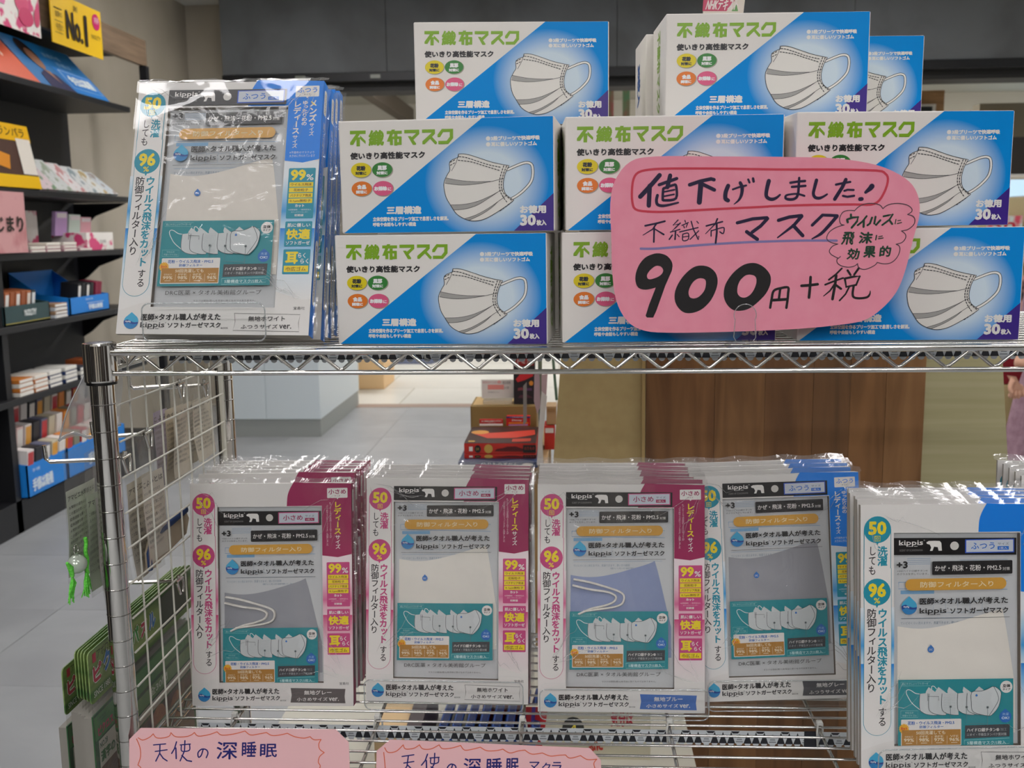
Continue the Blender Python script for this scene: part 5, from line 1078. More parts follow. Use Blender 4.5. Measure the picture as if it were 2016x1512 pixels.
# ---- hooks and what hangs on them ---------------------------------------
def hook(y, z, xo, label, tip=.012):
    r_ = empty('hook', (GX, y, z)); b = MB()
    b.tube([(.004, 0, .006), (.003, 0, 0), (-.004, 0, -.001), (xo-GX+.004, 0, -.004), (xo-GX, 0, -.001), (xo-GX-.001, 0, tip)], .0021, CHROME, 8); b.build('arm', r_)
    b = MB(); b.tube([(.0045, -.007, .001), (.0055, -.007, -.004), (.006, -.003, -.014)], .0016, CHROME, 8); b.tube([(.0045, .007, .001), (.0055, .007, -.004), (.006, .004, -.014)], .0016, CHROME, 8); b.tube([(.0045, -.009, .001), (.0045, .009, .001)], .0016, CHROME, 8); b.build('clip', r_)
    return tag(r_, label, 'hook', 'hooks on the white grid panel')
HK = {k: at(x, y, X=GX) for k, (x, y) in dict(A=(238, 893), B=(282, 853), C=(347, 757), D=(396, 757), E=(345, 1143)).items()}
hook(float(HK['A'][1]), float(HK['A'][2])-.004, -.497, 'chrome hook with upturned tip left of the front post')
hook(float(HK['B'][1]), float(HK['B'][2]), -.475, 'chrome hook right of the front post, carrying folded bags'); hook(float(HK['C'][1]), float(HK['C'][2]), -.475, 'chrome hook high in the middle of the grid panel'); hook(float(HK['D'][1]), float(HK['D'][2]), -.475, 'chrome hook high on the grid panel nearest the back post')
hook(float(HK['E'][1]), float(HK['E'][2]), -.52, 'chrome hook low on the grid panel above the puzzle magazines')
bagf = film_mat('bag_film', 'fafaf8', gloss=.25, rough=.12, bump=.6, scale=24, haze=.10, graze=.3); paperw = mat('leaflet_paper', 'd8d2c4', .7); paperg = mat('leaflet_green', 'a9b9a4', .7); txt = ink('4a443f')
def xmap(x, y0, z1): return lambda p: np.asarray(p, float)
def bag(x, y0, y1, z0, z1, label, col, title, lines=9, warp=.004, content='paper', seed=0, slant=0.):
    """clear bag hanging in a plane square to the hook, paper inside"""
    r_ = empty('clear_bag', (x, y0, z1)); w, h = y1-y0, z1-z0; rg = random.Random(seed)
    def wx(u, v): return warp*math.sin(v*4+seed)*v+.25*warp*math.sin(u*6+v*9+seed)
    n, m_ = 8, 14
    V = [(wx(i/(n-1), j/(m_-1)), w*i/(n-1)+slant*(j/(m_-1)), -h*j/(m_-1)) for j in range(m_) for i in range(n)]
    F = [(j*n+i, j*n+i+1, (j+1)*n+i+1, (j+1)*n+i) for j in range(m_-1) for i in range(n-1)]
    b = MB(); b.add([(a+.0016, c, d) for a, c, d in V], F, bagf, True); b.build('film', r_)
    t0 = .30; V2 = []
    for j in range(m_):
        for i in range(n):
            u, v = .08+.84*i/(n-1), t0+(.97-t0)*j/(m_-1); V2.append((wx(u, v), w*u+slant*v, -h*v))
    b = MB(); b.add(V2, F, mat('leaf_'+col, col, .7), True); b.build('leaflet', r_)
    P = Print(lambda p: np.asarray(p, float)); P.text(title, .12, t0+.04, .88, t0+.085, txt, 0, .02)
    for k in range(lines):
        y = t0+.12+k*.045
        if y > .9: break
        P.text(rg.choice(['この度はお買い上げ誠に', '水琴鈴の音色は古くから', '人々の心をいやしてきま', '疫病退散を願って作られ', 'やさしい音がひびきます', 'お守りとして身につけて']), .12, y, .12+.76*rg.uniform(.75, 1), y+.026, txt, 0)
    V = np.concatenate(P.V); u, v = V[:, 0], V[:, 2]
    P.V = [np.array([[wx(a, c)+.0004, w*a+slant*c, -h*c] for a, c in zip(u, v)])]; P.build('leaflet_print', r_)
    return tag(r_, label, 'bag', 'clear bags hanging on the hooks')
def bagpx(x, xl, xr, yt, yb, *a_, **k_):
    p, q = at(xl, yt, X=x), at(xr, yt, X=x); return bag(x, float(p[1]), float(q[1]), float(at(xl, yb, X=x)[2]), float(p[2]), *a_, **k_)
b1 = bagpx(-.467, 117, 186, 894, 1165, 'outermost clear bag with a bell charm leaflet left of the front post', 'e0e6d6', 'アマビエ水琴鈴とは', 12, .003, seed=1)
# charm in the outermost bag
cpos = at(152, 1110, X=-.459); r_ = empty('bell_charm', tuple(map(float, cpos))); b = MB(); b.lathe([(.0001, .0105)]+[(.0105*math.sin(a), .0105*math.cos(a)) for a in np.linspace(.15, 3.0, 14)]+[(.0001, -.0105)], (0, 0, 0), mat('pearl', 'c9d4c6', .18, .3), 24); b.build('bell', r_)
b = MB(); b.tube([(.0, .005*math.cos(t), .0165+.005*math.sin(t)) for t in np.linspace(0, 6.0, 14)], .0007, CHROME, 6); b.build('ring', r_)
gm_ = noise_mat('green_cord', '4fc32e', '7be85a', 400, .7); b = MB(); pts = [(.004, .014+.0016*math.sin(i*1.4), .025-.0045*i) for i in range(10)]; b.tube(pts, .0022, gm_, 8); b.build('braided_cord', r_)
b = MB(); 
for i in range(14): u = i/13-.5; b.tube([(.004+.001*math.sin(i*2), .011+u*.003, -.014), (.004+.002*math.sin(i), .010+u*.010, -.024), (.004+.003*math.cos(i*3), .009+u*.017, -.040+.006*abs(u)+.002*math.sin(i*5))], [.0008, .0011, .0006], gm_, 6)
b.build('tassel', r_, kind='stuff')
b = MB()
for i in range(10): u = i/9-.5; b.tube([(.006, -.024, -.006), (.006+.002*math.sin(i), -.025+u*.008, -.014), (.006, -.028+u*.010, -.022), (.006+.002*math.cos(i), -.031+u*.013, -.031+.003*math.sin(i*4))], [.0009, .0012, .0009, .0006], gm_, 6)
b.tube([(.006, -.033, .012), (.006, -.026, .004), (.006, -.024, -.006)], [.0015, .0032, .0022], gm_, 8); b.build('second_tassel', r_, kind='stuff')
r_.scale = (.85,)*3; tag(r_, 'pearly round bell charm with bright green tassels in the outermost bag', 'charm')
for i, (x, xl, xr, yt, yb, c, t, lb) in enumerate((
        (-.456, 160, 214, 893, 1195, 'ccd8c0', 'アマビエ水琴鈴', 'second clear bag with a greenish leaflet behind the outermost one'), (-.448, 178, 238, 893, 1210, 'e4e6dc', 'アマビエ水琴鈴', 'third clear bag with a pale leaflet beside the front post'),
        (-.452, 238, 300, 870, 1175, 'eae3d4', 'アマビエとは', 'clear bag with a folded leaflet seen just right of the front post'), (-.438, 268, 318, 866, 1140, 'eee6d8', 'こよみとは', 'innermost clear bag on the hook right of the front post'),
        (-.462, 292, 324, 745, 985, 'c9bcdc', 'こよみ', 'lilac tinted clear bag on the high middle hook'), (-.448, 316, 358, 742, 975, 'eee4d0', '合金大吉', 'clear bag with a cream leaflet on the high middle hook'), (-.436, 334, 374, 742, 960, 'ebdfcc', 'こよみ守', 'inner clear bag with a cream leaflet on the high middle hook'),
        (-.450, 358, 398, 742, 930, 'eae2d0', '開運', 'clear bag with a cream leaflet on the high back hook'), (-.436, 372, 416, 742, 925, 'e8dfce', '開運守り', 'innermost clear bag on the high back hook'))):
    bagpx(x, xl, xr, yt, yb, lb, c, t, 10, .004, seed=i+2)
# large empty clear bag leaning out at the top left
r_ = empty('empty_bag', (-.47, .98, 1.18)); q = [at(x, y, Y=1.0) for x, y in ((186, 690), (225, 770), (196, 845), (112, 868), (150, 790))]
b = MB(); V = []
n = 10
A, B_, C_, D_ = [Vector(at(x, y, Y=yy)) for x, y, yy in ((180, 690, .985), (238, 690, 1.02), (240, 838, 1.02), (114, 868, .97))]
for j in range(n):
    for i in range(n):
        u, v = i/(n-1), j/(n-1); p = (A*(1-u)+B_*u)*(1-v)+(D_*(1-u)+C_*u)*v; V.append(p+Vector((0, .004*math.sin(u*5+v*7), .0))-Vector((-.47, .98, 1.18)))
b.add(V, [(j*n+i, j*n+i+1, (j+1)*n+i+1, (j+1)*n+i) for j in range(n-1) for i in range(n-1)], film_mat('bag_film_thick', 'f4f4f2', gloss=.6, rough=.15, bump=.7, scale=20, haze=.38), True); b.build('film', r_)
b = MB(); b.tube([V[j*n] for j in range(n)], .0009, film_mat('bag_seam', 'e0e4e8', gloss=1.2, rough=.1, bump=0, haze=.35), 6); b.tube([V[(n-1)*n+i]+Vector((0, -.001, .004*math.sin(i))) for i in range(n)], .0016, film_mat('bag_seam'), 6); b.build('seam', r_)
tag(r_, 'large clear bag slanting out above the outermost hook', 'bag')
# navy trimmed pouch behind the grid
r_ = empty('trimmed_pouch', (-.440, 1.08, 1.0))
ppx = [(296, 1056), (330, 1030), (362, 1003), (369, 1020), (364, 1050), (330, 1085), (302, 1118), (291, 1122), (288, 1090)]
pts = [tuple(map(float, at(x, y, X=-.440)[1:])) for x, y in ppx]
b = MB(); b.add([(-.002, y-1.08, z-1.0) for y, z in pts]+[(.002, y-1.08, z-1.0) for y, z in pts], [tuple(range(9))[::-1], tuple(range(9, 18))]+[(i, (i+1) % 9, (i+1) % 9+9, i+9) for i in range(9)], mat('pouch_beige', 'c9b8a0', .8)); b.build('body', r_)
b = MB(); b.tube([(.003, y-1.08, z-1.0) for y, z in [pts[7], pts[8], pts[0], pts[1], pts[2]]], .004, mat('trim_navy', '27457c', .6), 8, flat=.6); b.build('trim', r_)
tag(r_, 'beige pouch edged in navy hanging behind the grid panel', 'pouch')
# green puzzle magazines on the low hook
gcov = noise_mat('puzzle_green', '47703a', '93a866', 4, .4, (1, 1, 14), detail=2, lo=.35, hi=.65); gdk = mat('puzzle_dark', '1e5a2a', .4)
wz = ink('f0efe8'); red2 = ink('c23a52'); blu2 = ink('3f7fc0')
MT = ((172, 1288), (165, 1285), (159, 1284), (153, 1283), (147, 1284), (122, 1318))
mag0 = None
for i, x in enumerate((-.455, -.468, -.481, -.494, -.507, -.530)):
    p0 = at(*MT[i], X=x)
    if mag0 is None:
        r_ = mag0 = empty('puzzle_magazine'); w = .262
        p = rr(0, 0, w, .052, .005, 3); b = MB()
        b.add([(0, yy, -zz) for yy, zz in p]+[(-.0012, yy, -zz) for yy, zz in p], [tuple(range(len(p))), tuple(range(2*len(p)-1, len(p)-1, -1))]+[(k, k+len(p), (k+1) % len(p)+len(p), (k+1) % len(p)) for k in range(len(p))], gcov); b.build('header_card', r_)
        b = MB(); b.box((-.0122, .006, -.30), (-.0035, w-.006, -.068), mat('page_grey', '8f8b84', .85)); b.build('pages', r_); b = MB(); b.box((-.0035, .005, -.302), (-.0022, w-.005, -.066), gdk); b.build('cover', r_)
        b = MB(); b.add([(-.0004, .001, -.050), (-.0004, w-.001, -.050), (-.0018, w-.001, -.30), (-.0018, .001, -.30)], [(0, 1, 2, 3)], bagf); b.build('film', r_)
        P = Print(lambda p: np.asarray(p, float)*[1, -1]); P.rect(.008, .004, .015, .013, red2, 0); P.text('アポロの', .017, .003, .050, .012, ink('26331c'), 0)
        for ch, a0, a1, z0, z1, c_ in (('ピ', .006, .026, .015, .034, red2), ('ク', .027, .047, .010, .032, blu2), ('ロ', .050, .068, .014, .033, ink('e0a836')), ('ス', .070, .088, .014, .033, ink('4aa04c')), ('パ', .092, .112, .014, .034, ink('4aa04c')), ('ズ', .114, .133, .014, .034, red2), ('ル', .135, .155, .014, .034, blu2)):
            P.text(ch, a0, z0, a1, z1, wz, 0, .12); P.text(ch, a0+.001, z0+.001, a1-.001, z1-.001, c_, 1, .06)
        P.text('SINCE 1980', .006, .041, .040, .047, wz, 0)
        P.rect(.17, .008, .25, .045, ink('2c3a26'), 0); o = P.build('card_print', r_); o.rotation_euler = (0, 0, R(90)); o.location = (.0003, 0, 0)
        P = Print(lambda p: np.asarray(p, float)*[1, -1]); P.rect(.006, .068, w-.006, .092, ink('3f8a3a'), 0); P.text('アポロの', .012, .071, .030, .077, ink('26331c'), 1); P.text('ピクロス', .012, .080, .045, .090, red2, 1, .06); P.text('パズル', .05, .078, .09, .090, blu2, 1, .06)
        P.rect(.012, .094, .05, .14, ink('d6d2c2'), 1); P.text('NO.28', .014, .097, .03, .103, ink('2d5a2c'), 2, .03); P.text('漢字の', .014, .106, .045, .118, ink('2d6a2c'), 2, .05); P.rect(.014, .122, .05, .2, ink('6b4a38'), 2)
        P.rect(.09, .096, .25, .112, ink('6f9a5c'), 1); P.text('全30問', .13, .098, .18, .108, ink('dbe6cf'), 2, .03); P.rect(.09, .114, .25, .125, ink('c9c2b2'), 1); P.rect(.10, .127, .25, .2, ink('5a3f2c'), 1); P.poly(circ(.15, .145, .02), ink('a5683a'), 2); P.poly(circ(.20, .15, .018), ink('93603c'), 2)
        o = P.build('cover_print', r_); o.rotation_euler = (0, 0, R(90)); o.location = (-.0020, 0, 0)
    else: r_ = copy_tree(mag0)
    r_.location = (x, float(p0[1]), float(p0[2]))
    tag(r_, 'green puzzle magazine hanging outside the grid panel, %s' % ('nearest the panel', 'second from the panel', 'third from the panel', 'fourth from the panel', 'fifth from the panel', 'hanging lower and farthest to the left')[i], 'magazine', 'green puzzle magazines on the low hook')

# ================================================================== cartons on the upper shelf
car, Q3 = make_carton()
cart = [  # x, y, z, yaw, label
    (-.2149, .9277, Z1, -3.7, 'sky blue and white mask carton at the lower left, directly on the shelf rail'),
    (-.2078, .9292, Z1+.1015, -3.8, 'sky blue and white mask carton stacked on the lower left one'),
    (-.0073, .925, Z1, 3.0, 'lower middle mask carton mostly hidden by the big pink price card'),
    (-.0038, .9282, Z1+.1015, 3.0, 'upper middle mask carton behind the left half of the pink price card'),
    (.2051, .93, Z1, -1.0, 'lower right mask carton beside the right end of the pink price card'),
    (.1986, .9248, Z1+.1015, 6.0, 'upper right mask carton above the lower right one, turned slightly'),
    (-.154, 1.0433, 1.4050, 5.5, 'topmost mask carton on the left, alone against the dark bulkhead'),
    (.0925, 1.0158, 1.4015, 3.3, 'topmost mask carton in the middle, its left end panel showing'),
    (.1855, 1.1389, 1.4000, 4.1, 'topmost mask carton at the back right, half hidden behind another'),
    (.080, 1.1085, 1.4000, 3.3, 'topmost mask carton directly behind the middle one, only its end visible'),
    (-.20, 1.06, Z1, 0, 'hidden supporting carton behind the lower left one, bottom'), (-.20, 1.06, Z1+.1015, 0, 'hidden supporting carton behind the upper left one'),
    (.010, 1.06, Z1, 0, 'hidden supporting carton behind the lower middle one'), (.010, 1.06, Z1+.1015, 0, 'hidden supporting carton behind the upper middle one'),
    (.215, 1.06, Z1, 0, 'hidden supporting carton behind the lower right one'), (.215, 1.06, Z1+.1015, 0, 'hidden supporting carton behind the upper right one')]
for i, (x, y, z, a, lb) in enumerate(cart):
    if 10 <= i: continue
    o = car if i == 0 else copy_tree(car)
    o.location = (x, y, z+.0002); o.rotation_euler = (0, 0, R(a)); tag(o, lb, 'box', 'mask cartons stacked on the upper shelf')
    if i == 9:
        for ch in list(o.children):
            if ch.name.startswith('side_print'): bpy.data.objects.remove(ch)
        o3 = Q3.build('side_print', o); o3.rotation_euler = (0, 0, R(-90)); o3.location = (0, BD, 0)
for i, (x, y, z, a, lb) in enumerate(cart[10:]):
    b = MB(); hh = (.1038, .1038, .1020, .1020, .1013, .1013)[i]; b.box((0, 0, 0), (BW, BD, hh-.0002), CARD_W); o = b.build('mask_carton', bevel=.0013); o.location = (x, y, Z1+.0001+(i % 2)*hh); tag(o, lb, 'box', 'mask cartons stacked on the upper shelf')

# ================================================================== mask packs
wl = ('front', 'second', 'third', 'fourth', 'fifth', 'sixth', 'seventh', 'eighth')
STACKS = [
    ('pink', '9fa1a8', True, False, '66605f', 'グレー', '小さめ', 'k1', (-.415, 1.0263, Z2), (.94, -8.24, -.2), [0, .040, .060, .076, .092, .108], 'pink grey-mask pack, %s in the leftmost lower stack', 'pink grey-mask packs at the left end of the lower shelf', 0),
    ('pink', 'ece8df', False, True, None, 'ホワイト', '小さめ', 'k2', (-.2249, 1.0354, Z2+.004), (-.6, -9.7, .2), [0, .017, .033, .050, .066], 'pink white-mask pack, %s in the second lower stack from the left', 'pink white-mask packs second from the left', 1),
    ('pink', '97a3c6', True, True, '4673c0', 'ブルー', '小さめ', 'k3', (-.0363, 1.0222, Z2+.001), (1.16, -9.16, .36), [0, .017, .032, .048, .064, .080, .095], 'pink blue-mask pack, %s in the middle lower stack', 'pink blue-mask packs in the middle of the lower shelf', 1),
    ('blue', 'a3a4aa', False, True, '58585c', 'グレー', 'ふつう', 'k4', (.1404, 1.0434, Z2+.004), (2.64, -9.99, -1.2), [0, .020, .040, .062], 'blue grey-mask pack, %s in the fourth lower stack from the left', 'blue grey-mask packs fourth from the left', 1),
    ('blue', 'efeae0', False, False, None, 'ホワイト', 'ふつう', 'k5', (.2709, .9045, Z2+.0015), (4.28, -8.81, .83), [0, .0150, .030, .0455, .062], 'blue white-mask pack, %s in the big right lower stack', 'blue white-mask packs at the right of the lower shelf', 1)]
made = {}
for st in STACKS:
    th, cl, lo, ou, rib, colr, size, key, loc, rot, offs, lb, grp, stand = st
    o0 = make_book(th, cl, lo, ou, rib, colr, size, key); made[key] = o0
    yaw, pit, rol = rot; rg = random.Random(hash(key) % 100 if False else len(grp))
    for i, d in enumerate(offs):
        o = o0 if i == 0 else copy_tree(o0)
        jx = 0 if i == 0 else {'k1': -.003, 'k2': .0, 'k3': 0, 'k4': -.001*i, 'k5': .001*i}[key]+rg.uniform(-.001, .001)
        o.location = (loc[0]+jx, loc[1]+d, loc[2] if i == 0 else loc[2]+rg.uniform(-.0005, .0015)); o.rotation_euler = (R(pit), R(rol+(rg.uniform(-.3, .3) if i else 0)), R(yaw+(rg.uniform(-.6, .6) if i else 0)))
        if key == 'k5': o.scale = (1.0406,)*3
        tag(o, lb % ('foremost' if i == 0 else wl[i]+' from front'), 'mask pack', grp)
        if i:
            for ch in list(o.children):
                if ch.name.split('.')[0] in ('cloth_mask', 'ear_loop', 'inner_card', 'clear_pouch', 'pouch_print', 'woven_tag') and key != 'k1': bpy.data.objects.remove(ch)
# the stack on the upper shelf: blue, white mask, header card above the window
kt = make_book('blue', 'efe9df', False, True, None, 'ホワイト', 'ふつう', 'k6')
for i, d in enumerate((0, .037, .058, .078)):
    o = kt if i == 0 else copy_tree(kt)
    o.location = (-.4105+.001*i, .8938+d, 1.2117-(0 if i == 0 else .008)); o.rotation_euler = (R(-18.68+(0, 3, 5, 6)[i]), R(.75), R(-1.25+.6*i))
    tag(o, 'blue white-mask pack, %s of the leaning stack on the upper shelf' % ('foremost' if i == 0 else wl[i]+' from front'), 'mask pack', 'blue white-mask packs leaning on the upper shelf')
    if i:
        for ch in list(o.children):
            if ch.name.split('.')[0] in ('cloth_mask', 'inner_card', 'clear_pouch', 'pouch_print', 'woven_tag'): bpy.data.objects.remove(ch)
# far right stack, behind the big right stack
for i in range(5):
    o = copy_tree(made['k5']); p = at(1950+i*12, 930, Y=1.115-.018*i)
    o.rotation_euler = (R(-7), R(.5), R(-9)); o.location = (float(p[0]), 1.085-.018*i, Z2+.004)
    tag(o, 'blue mask pack in the angled stack at the far right edge, %s from the back' % ('first', 'second', 'third', 'fourth', 'fifth')[i], 'mask pack', 'blue mask packs angled at the far right edge')
    for ch in list(o.children):
        if i < 4 and ch.name.split('.')[0] in ('cloth_mask', 'inner_card', 'clear_pouch', 'pouch_print', 'woven_tag', 'header_card'): bpy.data.objects.remove(ch)
# acrylic stands
for j, (x, y, z, yaw, w, lb) in enumerate(((-.2240, 1.0290, Z2+.003, -.6, .172, 'clear acrylic stand in front of the pink white-mask packs'), (-.0340, 1.0155, Z2+.001, 1.2, .178, 'clear acrylic stand in front of the pink blue-mask packs'), (.1450, 1.036, Z2+.003, 2.6, .178, 'clear acrylic stand in front of the blue grey-mask packs'), (.2830, .8985, Z2+.0015, 4.3, .185, 'clear acrylic stand in front of the big right stack'), (-.381, .888, Z1+.0125, -1, .112, 'clear acrylic stand under the leaning packs on the upper shelf'))):
    s = make_stand(w, .0122 if z > 1 else .0015); s.location = (x, y, z); s.rotation_euler = (0, 0, R(yaw)); tag(s, lb, 'stand', 'clear acrylic stands')

# ================================================================== handwritten price cards
def ycard(name, pts, y, m, label, th=.0006, flip=False):
    q = [at(px, py, Y=y) for px, py in pts]; c = np.mean(q, axis=0); r_ = empty(name, (float(c[0]), y, float(min(p[2] for p in q))))
    b = MB(); b.prism([(p[0]-c[0], p[2]-r_.location.z) for p in q], 0, th, m); b.build('paper', r_)
    P = Print(lambda p: np.array([[a[0]-c[0], a[2]-r_.location.z] for a in (at(u, v, Y=y) for u, v in p)]), eps=.00008, base=.0001)
    return tag(r_, label, 'price card'), P
pinkm = noise_mat('card_pink', 'f79cb1', 'f596ac', 60, .55, detail=2)
H1, H2, H3, H4, H5 = (1240, 320, 7.754), (1440, 320, 6.3), (1240, 460, 6.3), (1500, 500, 7.754), (1600, 380, 9.164)
outl = smooth_path([(1203, 460), (1201, 400), (1210, 355), (1240, 318), (1290, 308), (1400, 308), (1540, 309), (1640, 312), (1720, 325), (1775, 350), (1800, 380), (1806, 420), (1795, 470), (1782, 530), (1765, 575), (1735, 610), (1700, 632), (1640, 642), (1560, 649), (1440, 654), (1330, 656), (1270, 652), (1235, 632), (1213, 590), (1205, 530)], 4, True)
pc, P = ycard('price_card', outl, .893, pinkm, 'big rounded pink handwritten price card in front of the mask cartons')
nv = ink('20123a', .4); red = ink('d43a50', .5); lav = ink('8a7db4', .5); bkk = ink('1b1719', .35); gnk = ink('17402c', .4); cl = ink('4d3a44', .5)
P.fr(0, 0, 1)
P.stroke([(1246, 352), (1243, 375), (1244, 397), (1250, 411), (1272, 415.5), (1317, 416), (1395, 411.5), (1498, 406.4), (1519, 405), (1599, 402.5), (1678, 401.7), (1710, 402), (1726, 394), (1738, 372), (1742, 352), (1736, 341), (1718, 335.5), (1630, 333.5), (1535, 333.5), (1440, 332), (1395, 331.6), (1317, 331.6), (1278.7, 333.5), (1255.5, 339)], 4.6, red, 1, True, True, 3)
P.stroke([(1261, 488.6), (1290, 488.6), (1335, 485), (1399, 480), (1478, 475.5), (1560, 473), (1600, 472.5), (1645, 472.8)], 4.6, lav, 1)
P.fr(*H1)
for s, w in (([(440, 190), (330, 320), (150, 515)], 62), ([(292, 350), (280, 650)], 62), ([(600, 195), (560, 370)], 58), ([(435, 335), (560, 290), (700, 240)], 44), ([(497, 395), (490, 540), (515, 570), (690, 540), (690, 350), (640, 342), (505, 388)], 36), ([(520, 440), (665, 410)], 24), ([(515, 508), (660, 480)], 24), ([(410, 495), (395, 570), (410, 630), (470, 652), (560, 645), (725, 605)], (42, 42, 40, 26)),
             ([(895, 335), (1060, 280), (1220, 245), (1262, 258)], 50), ([(1066, 300), (1045, 600)], 70), ([(1100, 330), (1270, 412)], 50), ([(1478, 350), (1442, 450), (1440, 540), (1478, 572)], 58), ([(1550, 405), (1650, 368), (1750, 345)], 28), ([(1660, 305), (1690, 380), (1680, 490), (1640, 570), (1570, 630)], (46, 50, 44, 30, 10)), ([(1780, 255), (1800, 300)], 30), ([(1852, 240), (1862, 285)], 36),
             ([(228, 957), (380, 925), (525, 888)], 26), ([(395, 930), (340, 1010), (195, 1100)], (24, 18, 10)), ([(365, 990), (360, 1205)], 24), ([(380, 1010), (510, 1090)], (16, 24)),
             ([(725, 870), (655, 945), (735, 932)], 17), ([(760, 915), (690, 985), (612, 1055), (755, 1012)], 17), ([(690, 1040), (682, 1165)], 22), ([(640, 1100), (595, 1165)], 20), ([(715, 1090), (745, 1125)], 14), ([(830, 875), (838, 905)], 14), ([(785, 952), (882, 908)], 15), ([(812, 960), (824, 990)], 13), ([(868, 930), (850, 980)], 13), ([(752, 1052), (1030, 985)], 17), ([(800, 1085), (802, 1182), (882, 1165), (882, 1072), (800, 1085)], 15), ([(802, 1130), (880, 1118)], 13), ([(925, 890), (960, 1010), (1035, 1165), (1042, 1120)], 17), ([(1040, 1035), (910, 1165)], 15), ([(1010, 890), (1037, 920)], 14),
             ([(1155, 960), (1400, 895)], 22), ([(1322, 852), (1290, 930), (1145, 1080)], (24, 18, 10)), ([(1230, 1030), (1230, 1115)], 18), ([(1230, 1035), (1400, 985), (1428, 1010), (1412, 1075), (1362, 1050)], 17), ([(1312, 930), (1316, 1060), (1300, 1220)], 27)):
    P.stroke(s, tuple(a*1.1 for a in w) if hasattr(w, '__len__') else w*1.1, nv, 2, len(s) > 4 or w in (58,), k=4)
P.fr(*H2)
for s, w in (([(440, 225), (420, 310), (410, 400), (440, 440), (490, 450), (540, 430), (580, 395)], (44, 38, 36, 20)), ([(705, 247), (800, 232), (885, 225)], 25), ([(725, 298), (810, 292), (890, 285)], 25), ([(812, 188), (808, 300), (800, 390), (775, 435), (720, 453), (655, 442), (655, 405), (720, 388), (800, 385), (880, 408)], (26, 28, 30, 20, 22)), ([(1025, 215), (1005, 300), (990, 380), (1012, 425), (1060, 437), (1110, 420), (1160, 388)], (36, 32, 32, 18)),
             ([(1265, 270), (1350, 252), (1440, 237)], 24), ([(1385, 208), (1345, 300), (1255, 448)], 38), ([(1370, 346), (1410, 333), (1485, 336)], 22), ([(1355, 408), (1410, 420), (1492, 407)], 24), ([(1708, 290), (1685, 320), (1632, 365)], (56, 50, 30)), ([(1565, 448), (1588, 446)], 40),
             ([(60, 742), (250, 692), (425, 678)], 34), ([(432, 688), (350, 780), (245, 858)], 36), ([(178, 852), (310, 945)], 38), ([(568, 710), (700, 670), (850, 652)], 36), ([(852, 660), (760, 770), (560, 925)], (38, 34, 14)), ([(752, 775), (870, 900)], 38), ([(1110, 645), (1050, 705), (985, 770)], 32), ([(1112, 645), (1290, 652)], 30), ([(1288, 660), (1170, 800), (1090, 880), (985, 940)], (36, 36, 32, 12))):
    P.stroke(s, tuple(a*1.18 for a in w) if hasattr(w, '__len__') else w*1.18, nv, 2, len(s) > 3, k=4)
P.fr(*H3)
def ring2(A, B): 
    A = smooth_path(A, 3, True); B = smooth_path(B, 3, True); P.ring(A, B, bkk, 2)
ring2([(360, 238), (450, 265), (510, 330), (527, 400), (500, 500), (420, 620), (320, 665), (200, 692), (110, 670), (70, 590), (75, 480), (120, 370), (190, 290), (280, 248)], [(345, 393), (385, 405), (410, 440), (408, 470), (385, 505), (340, 535), (300, 550), (255, 562), (225, 555), (212, 530), (215, 500), (240, 460), (275, 425), (310, 400)])
P.poly([(527, 400), (520, 450), (440, 640), (330, 960), (292, 1042), (215, 1042), (198, 1020), (240, 880), (325, 655)], bkk, 2); P.poly([(325, 655), (420, 500), (527, 400)], bkk, 2)
ring2([(880, 390), (980, 410), (1060, 480), (1088, 580), (1070, 690), (1010, 820), (920, 920), (830, 970), (740, 988), (660, 970), (590, 900), (557, 810), (565, 700), (620, 580), (700, 480), (790, 410)], [(885, 548), (925, 560), (942, 590), (940, 650), (925, 700), (890, 750), (850, 785), (810, 800), (775, 800), (745, 785), (730, 745), (732, 700), (755, 640), (790, 590), (830, 560), (860, 550)])
ring2([(1525, 357), (1620, 385), (1700, 450), (1745, 530), (1740, 630), (1690, 740), (1600, 840), (1500, 920), (1400, 955), (1290, 948), (1210, 880), (1168, 780), (1175, 660), (1220, 560), (1300, 460), (1410, 380)], [(1500, 505), (1545, 520), (1568, 560), (1565, 620), (1540, 690), (1500, 750), (1450, 785), (1410, 792), (1370, 780), (1340, 745), (1333, 700), (1340, 640), (1365, 580), (1395, 545), (1430, 515), (1465, 505)])
P.fr(*H4)
for s, w in (([(132, 820), (152, 690), (182, 560), (290, 518), (400, 508), (402, 600), (395, 700), (380, 822)], 38), ([(150, 705), (390, 690)], 44), ([(280, 535), (262, 690)], 36), ([(605, 482), (740, 472), (850, 458)], 42), ([(740, 348), (735, 500), (722, 662)], 42),
             ([(1212, 215), (1120, 310), (1020, 388)], 28), ([(965, 465), (1100, 410), (1235, 362)], 28), ([(1130, 325), (1118, 450), (1082, 688)], 42), ([(1110, 455), (1040, 560), (945, 640)], (30, 24, 14)), ([(1135, 475), (1208, 528)], 36), ([(1302, 245), (1348, 315)], 34), ([(1472, 210), (1405, 308)], 34), ([(1262, 370), (1288, 498), (1438, 468), (1488, 338), (1400, 340), (1262, 370)], 34), ([(1330, 505), (1280, 610), (1190, 710)], 26), ([(1400, 490), (1388, 600), (1410, 660), (1500, 675), (1610, 658), (1650, 610), (1656, 560)], (36, 36, 36, 34, 10))):
    P.stroke(s, w, bkk, 2, len(s) > 6, k=4)
P.fr(*H5)
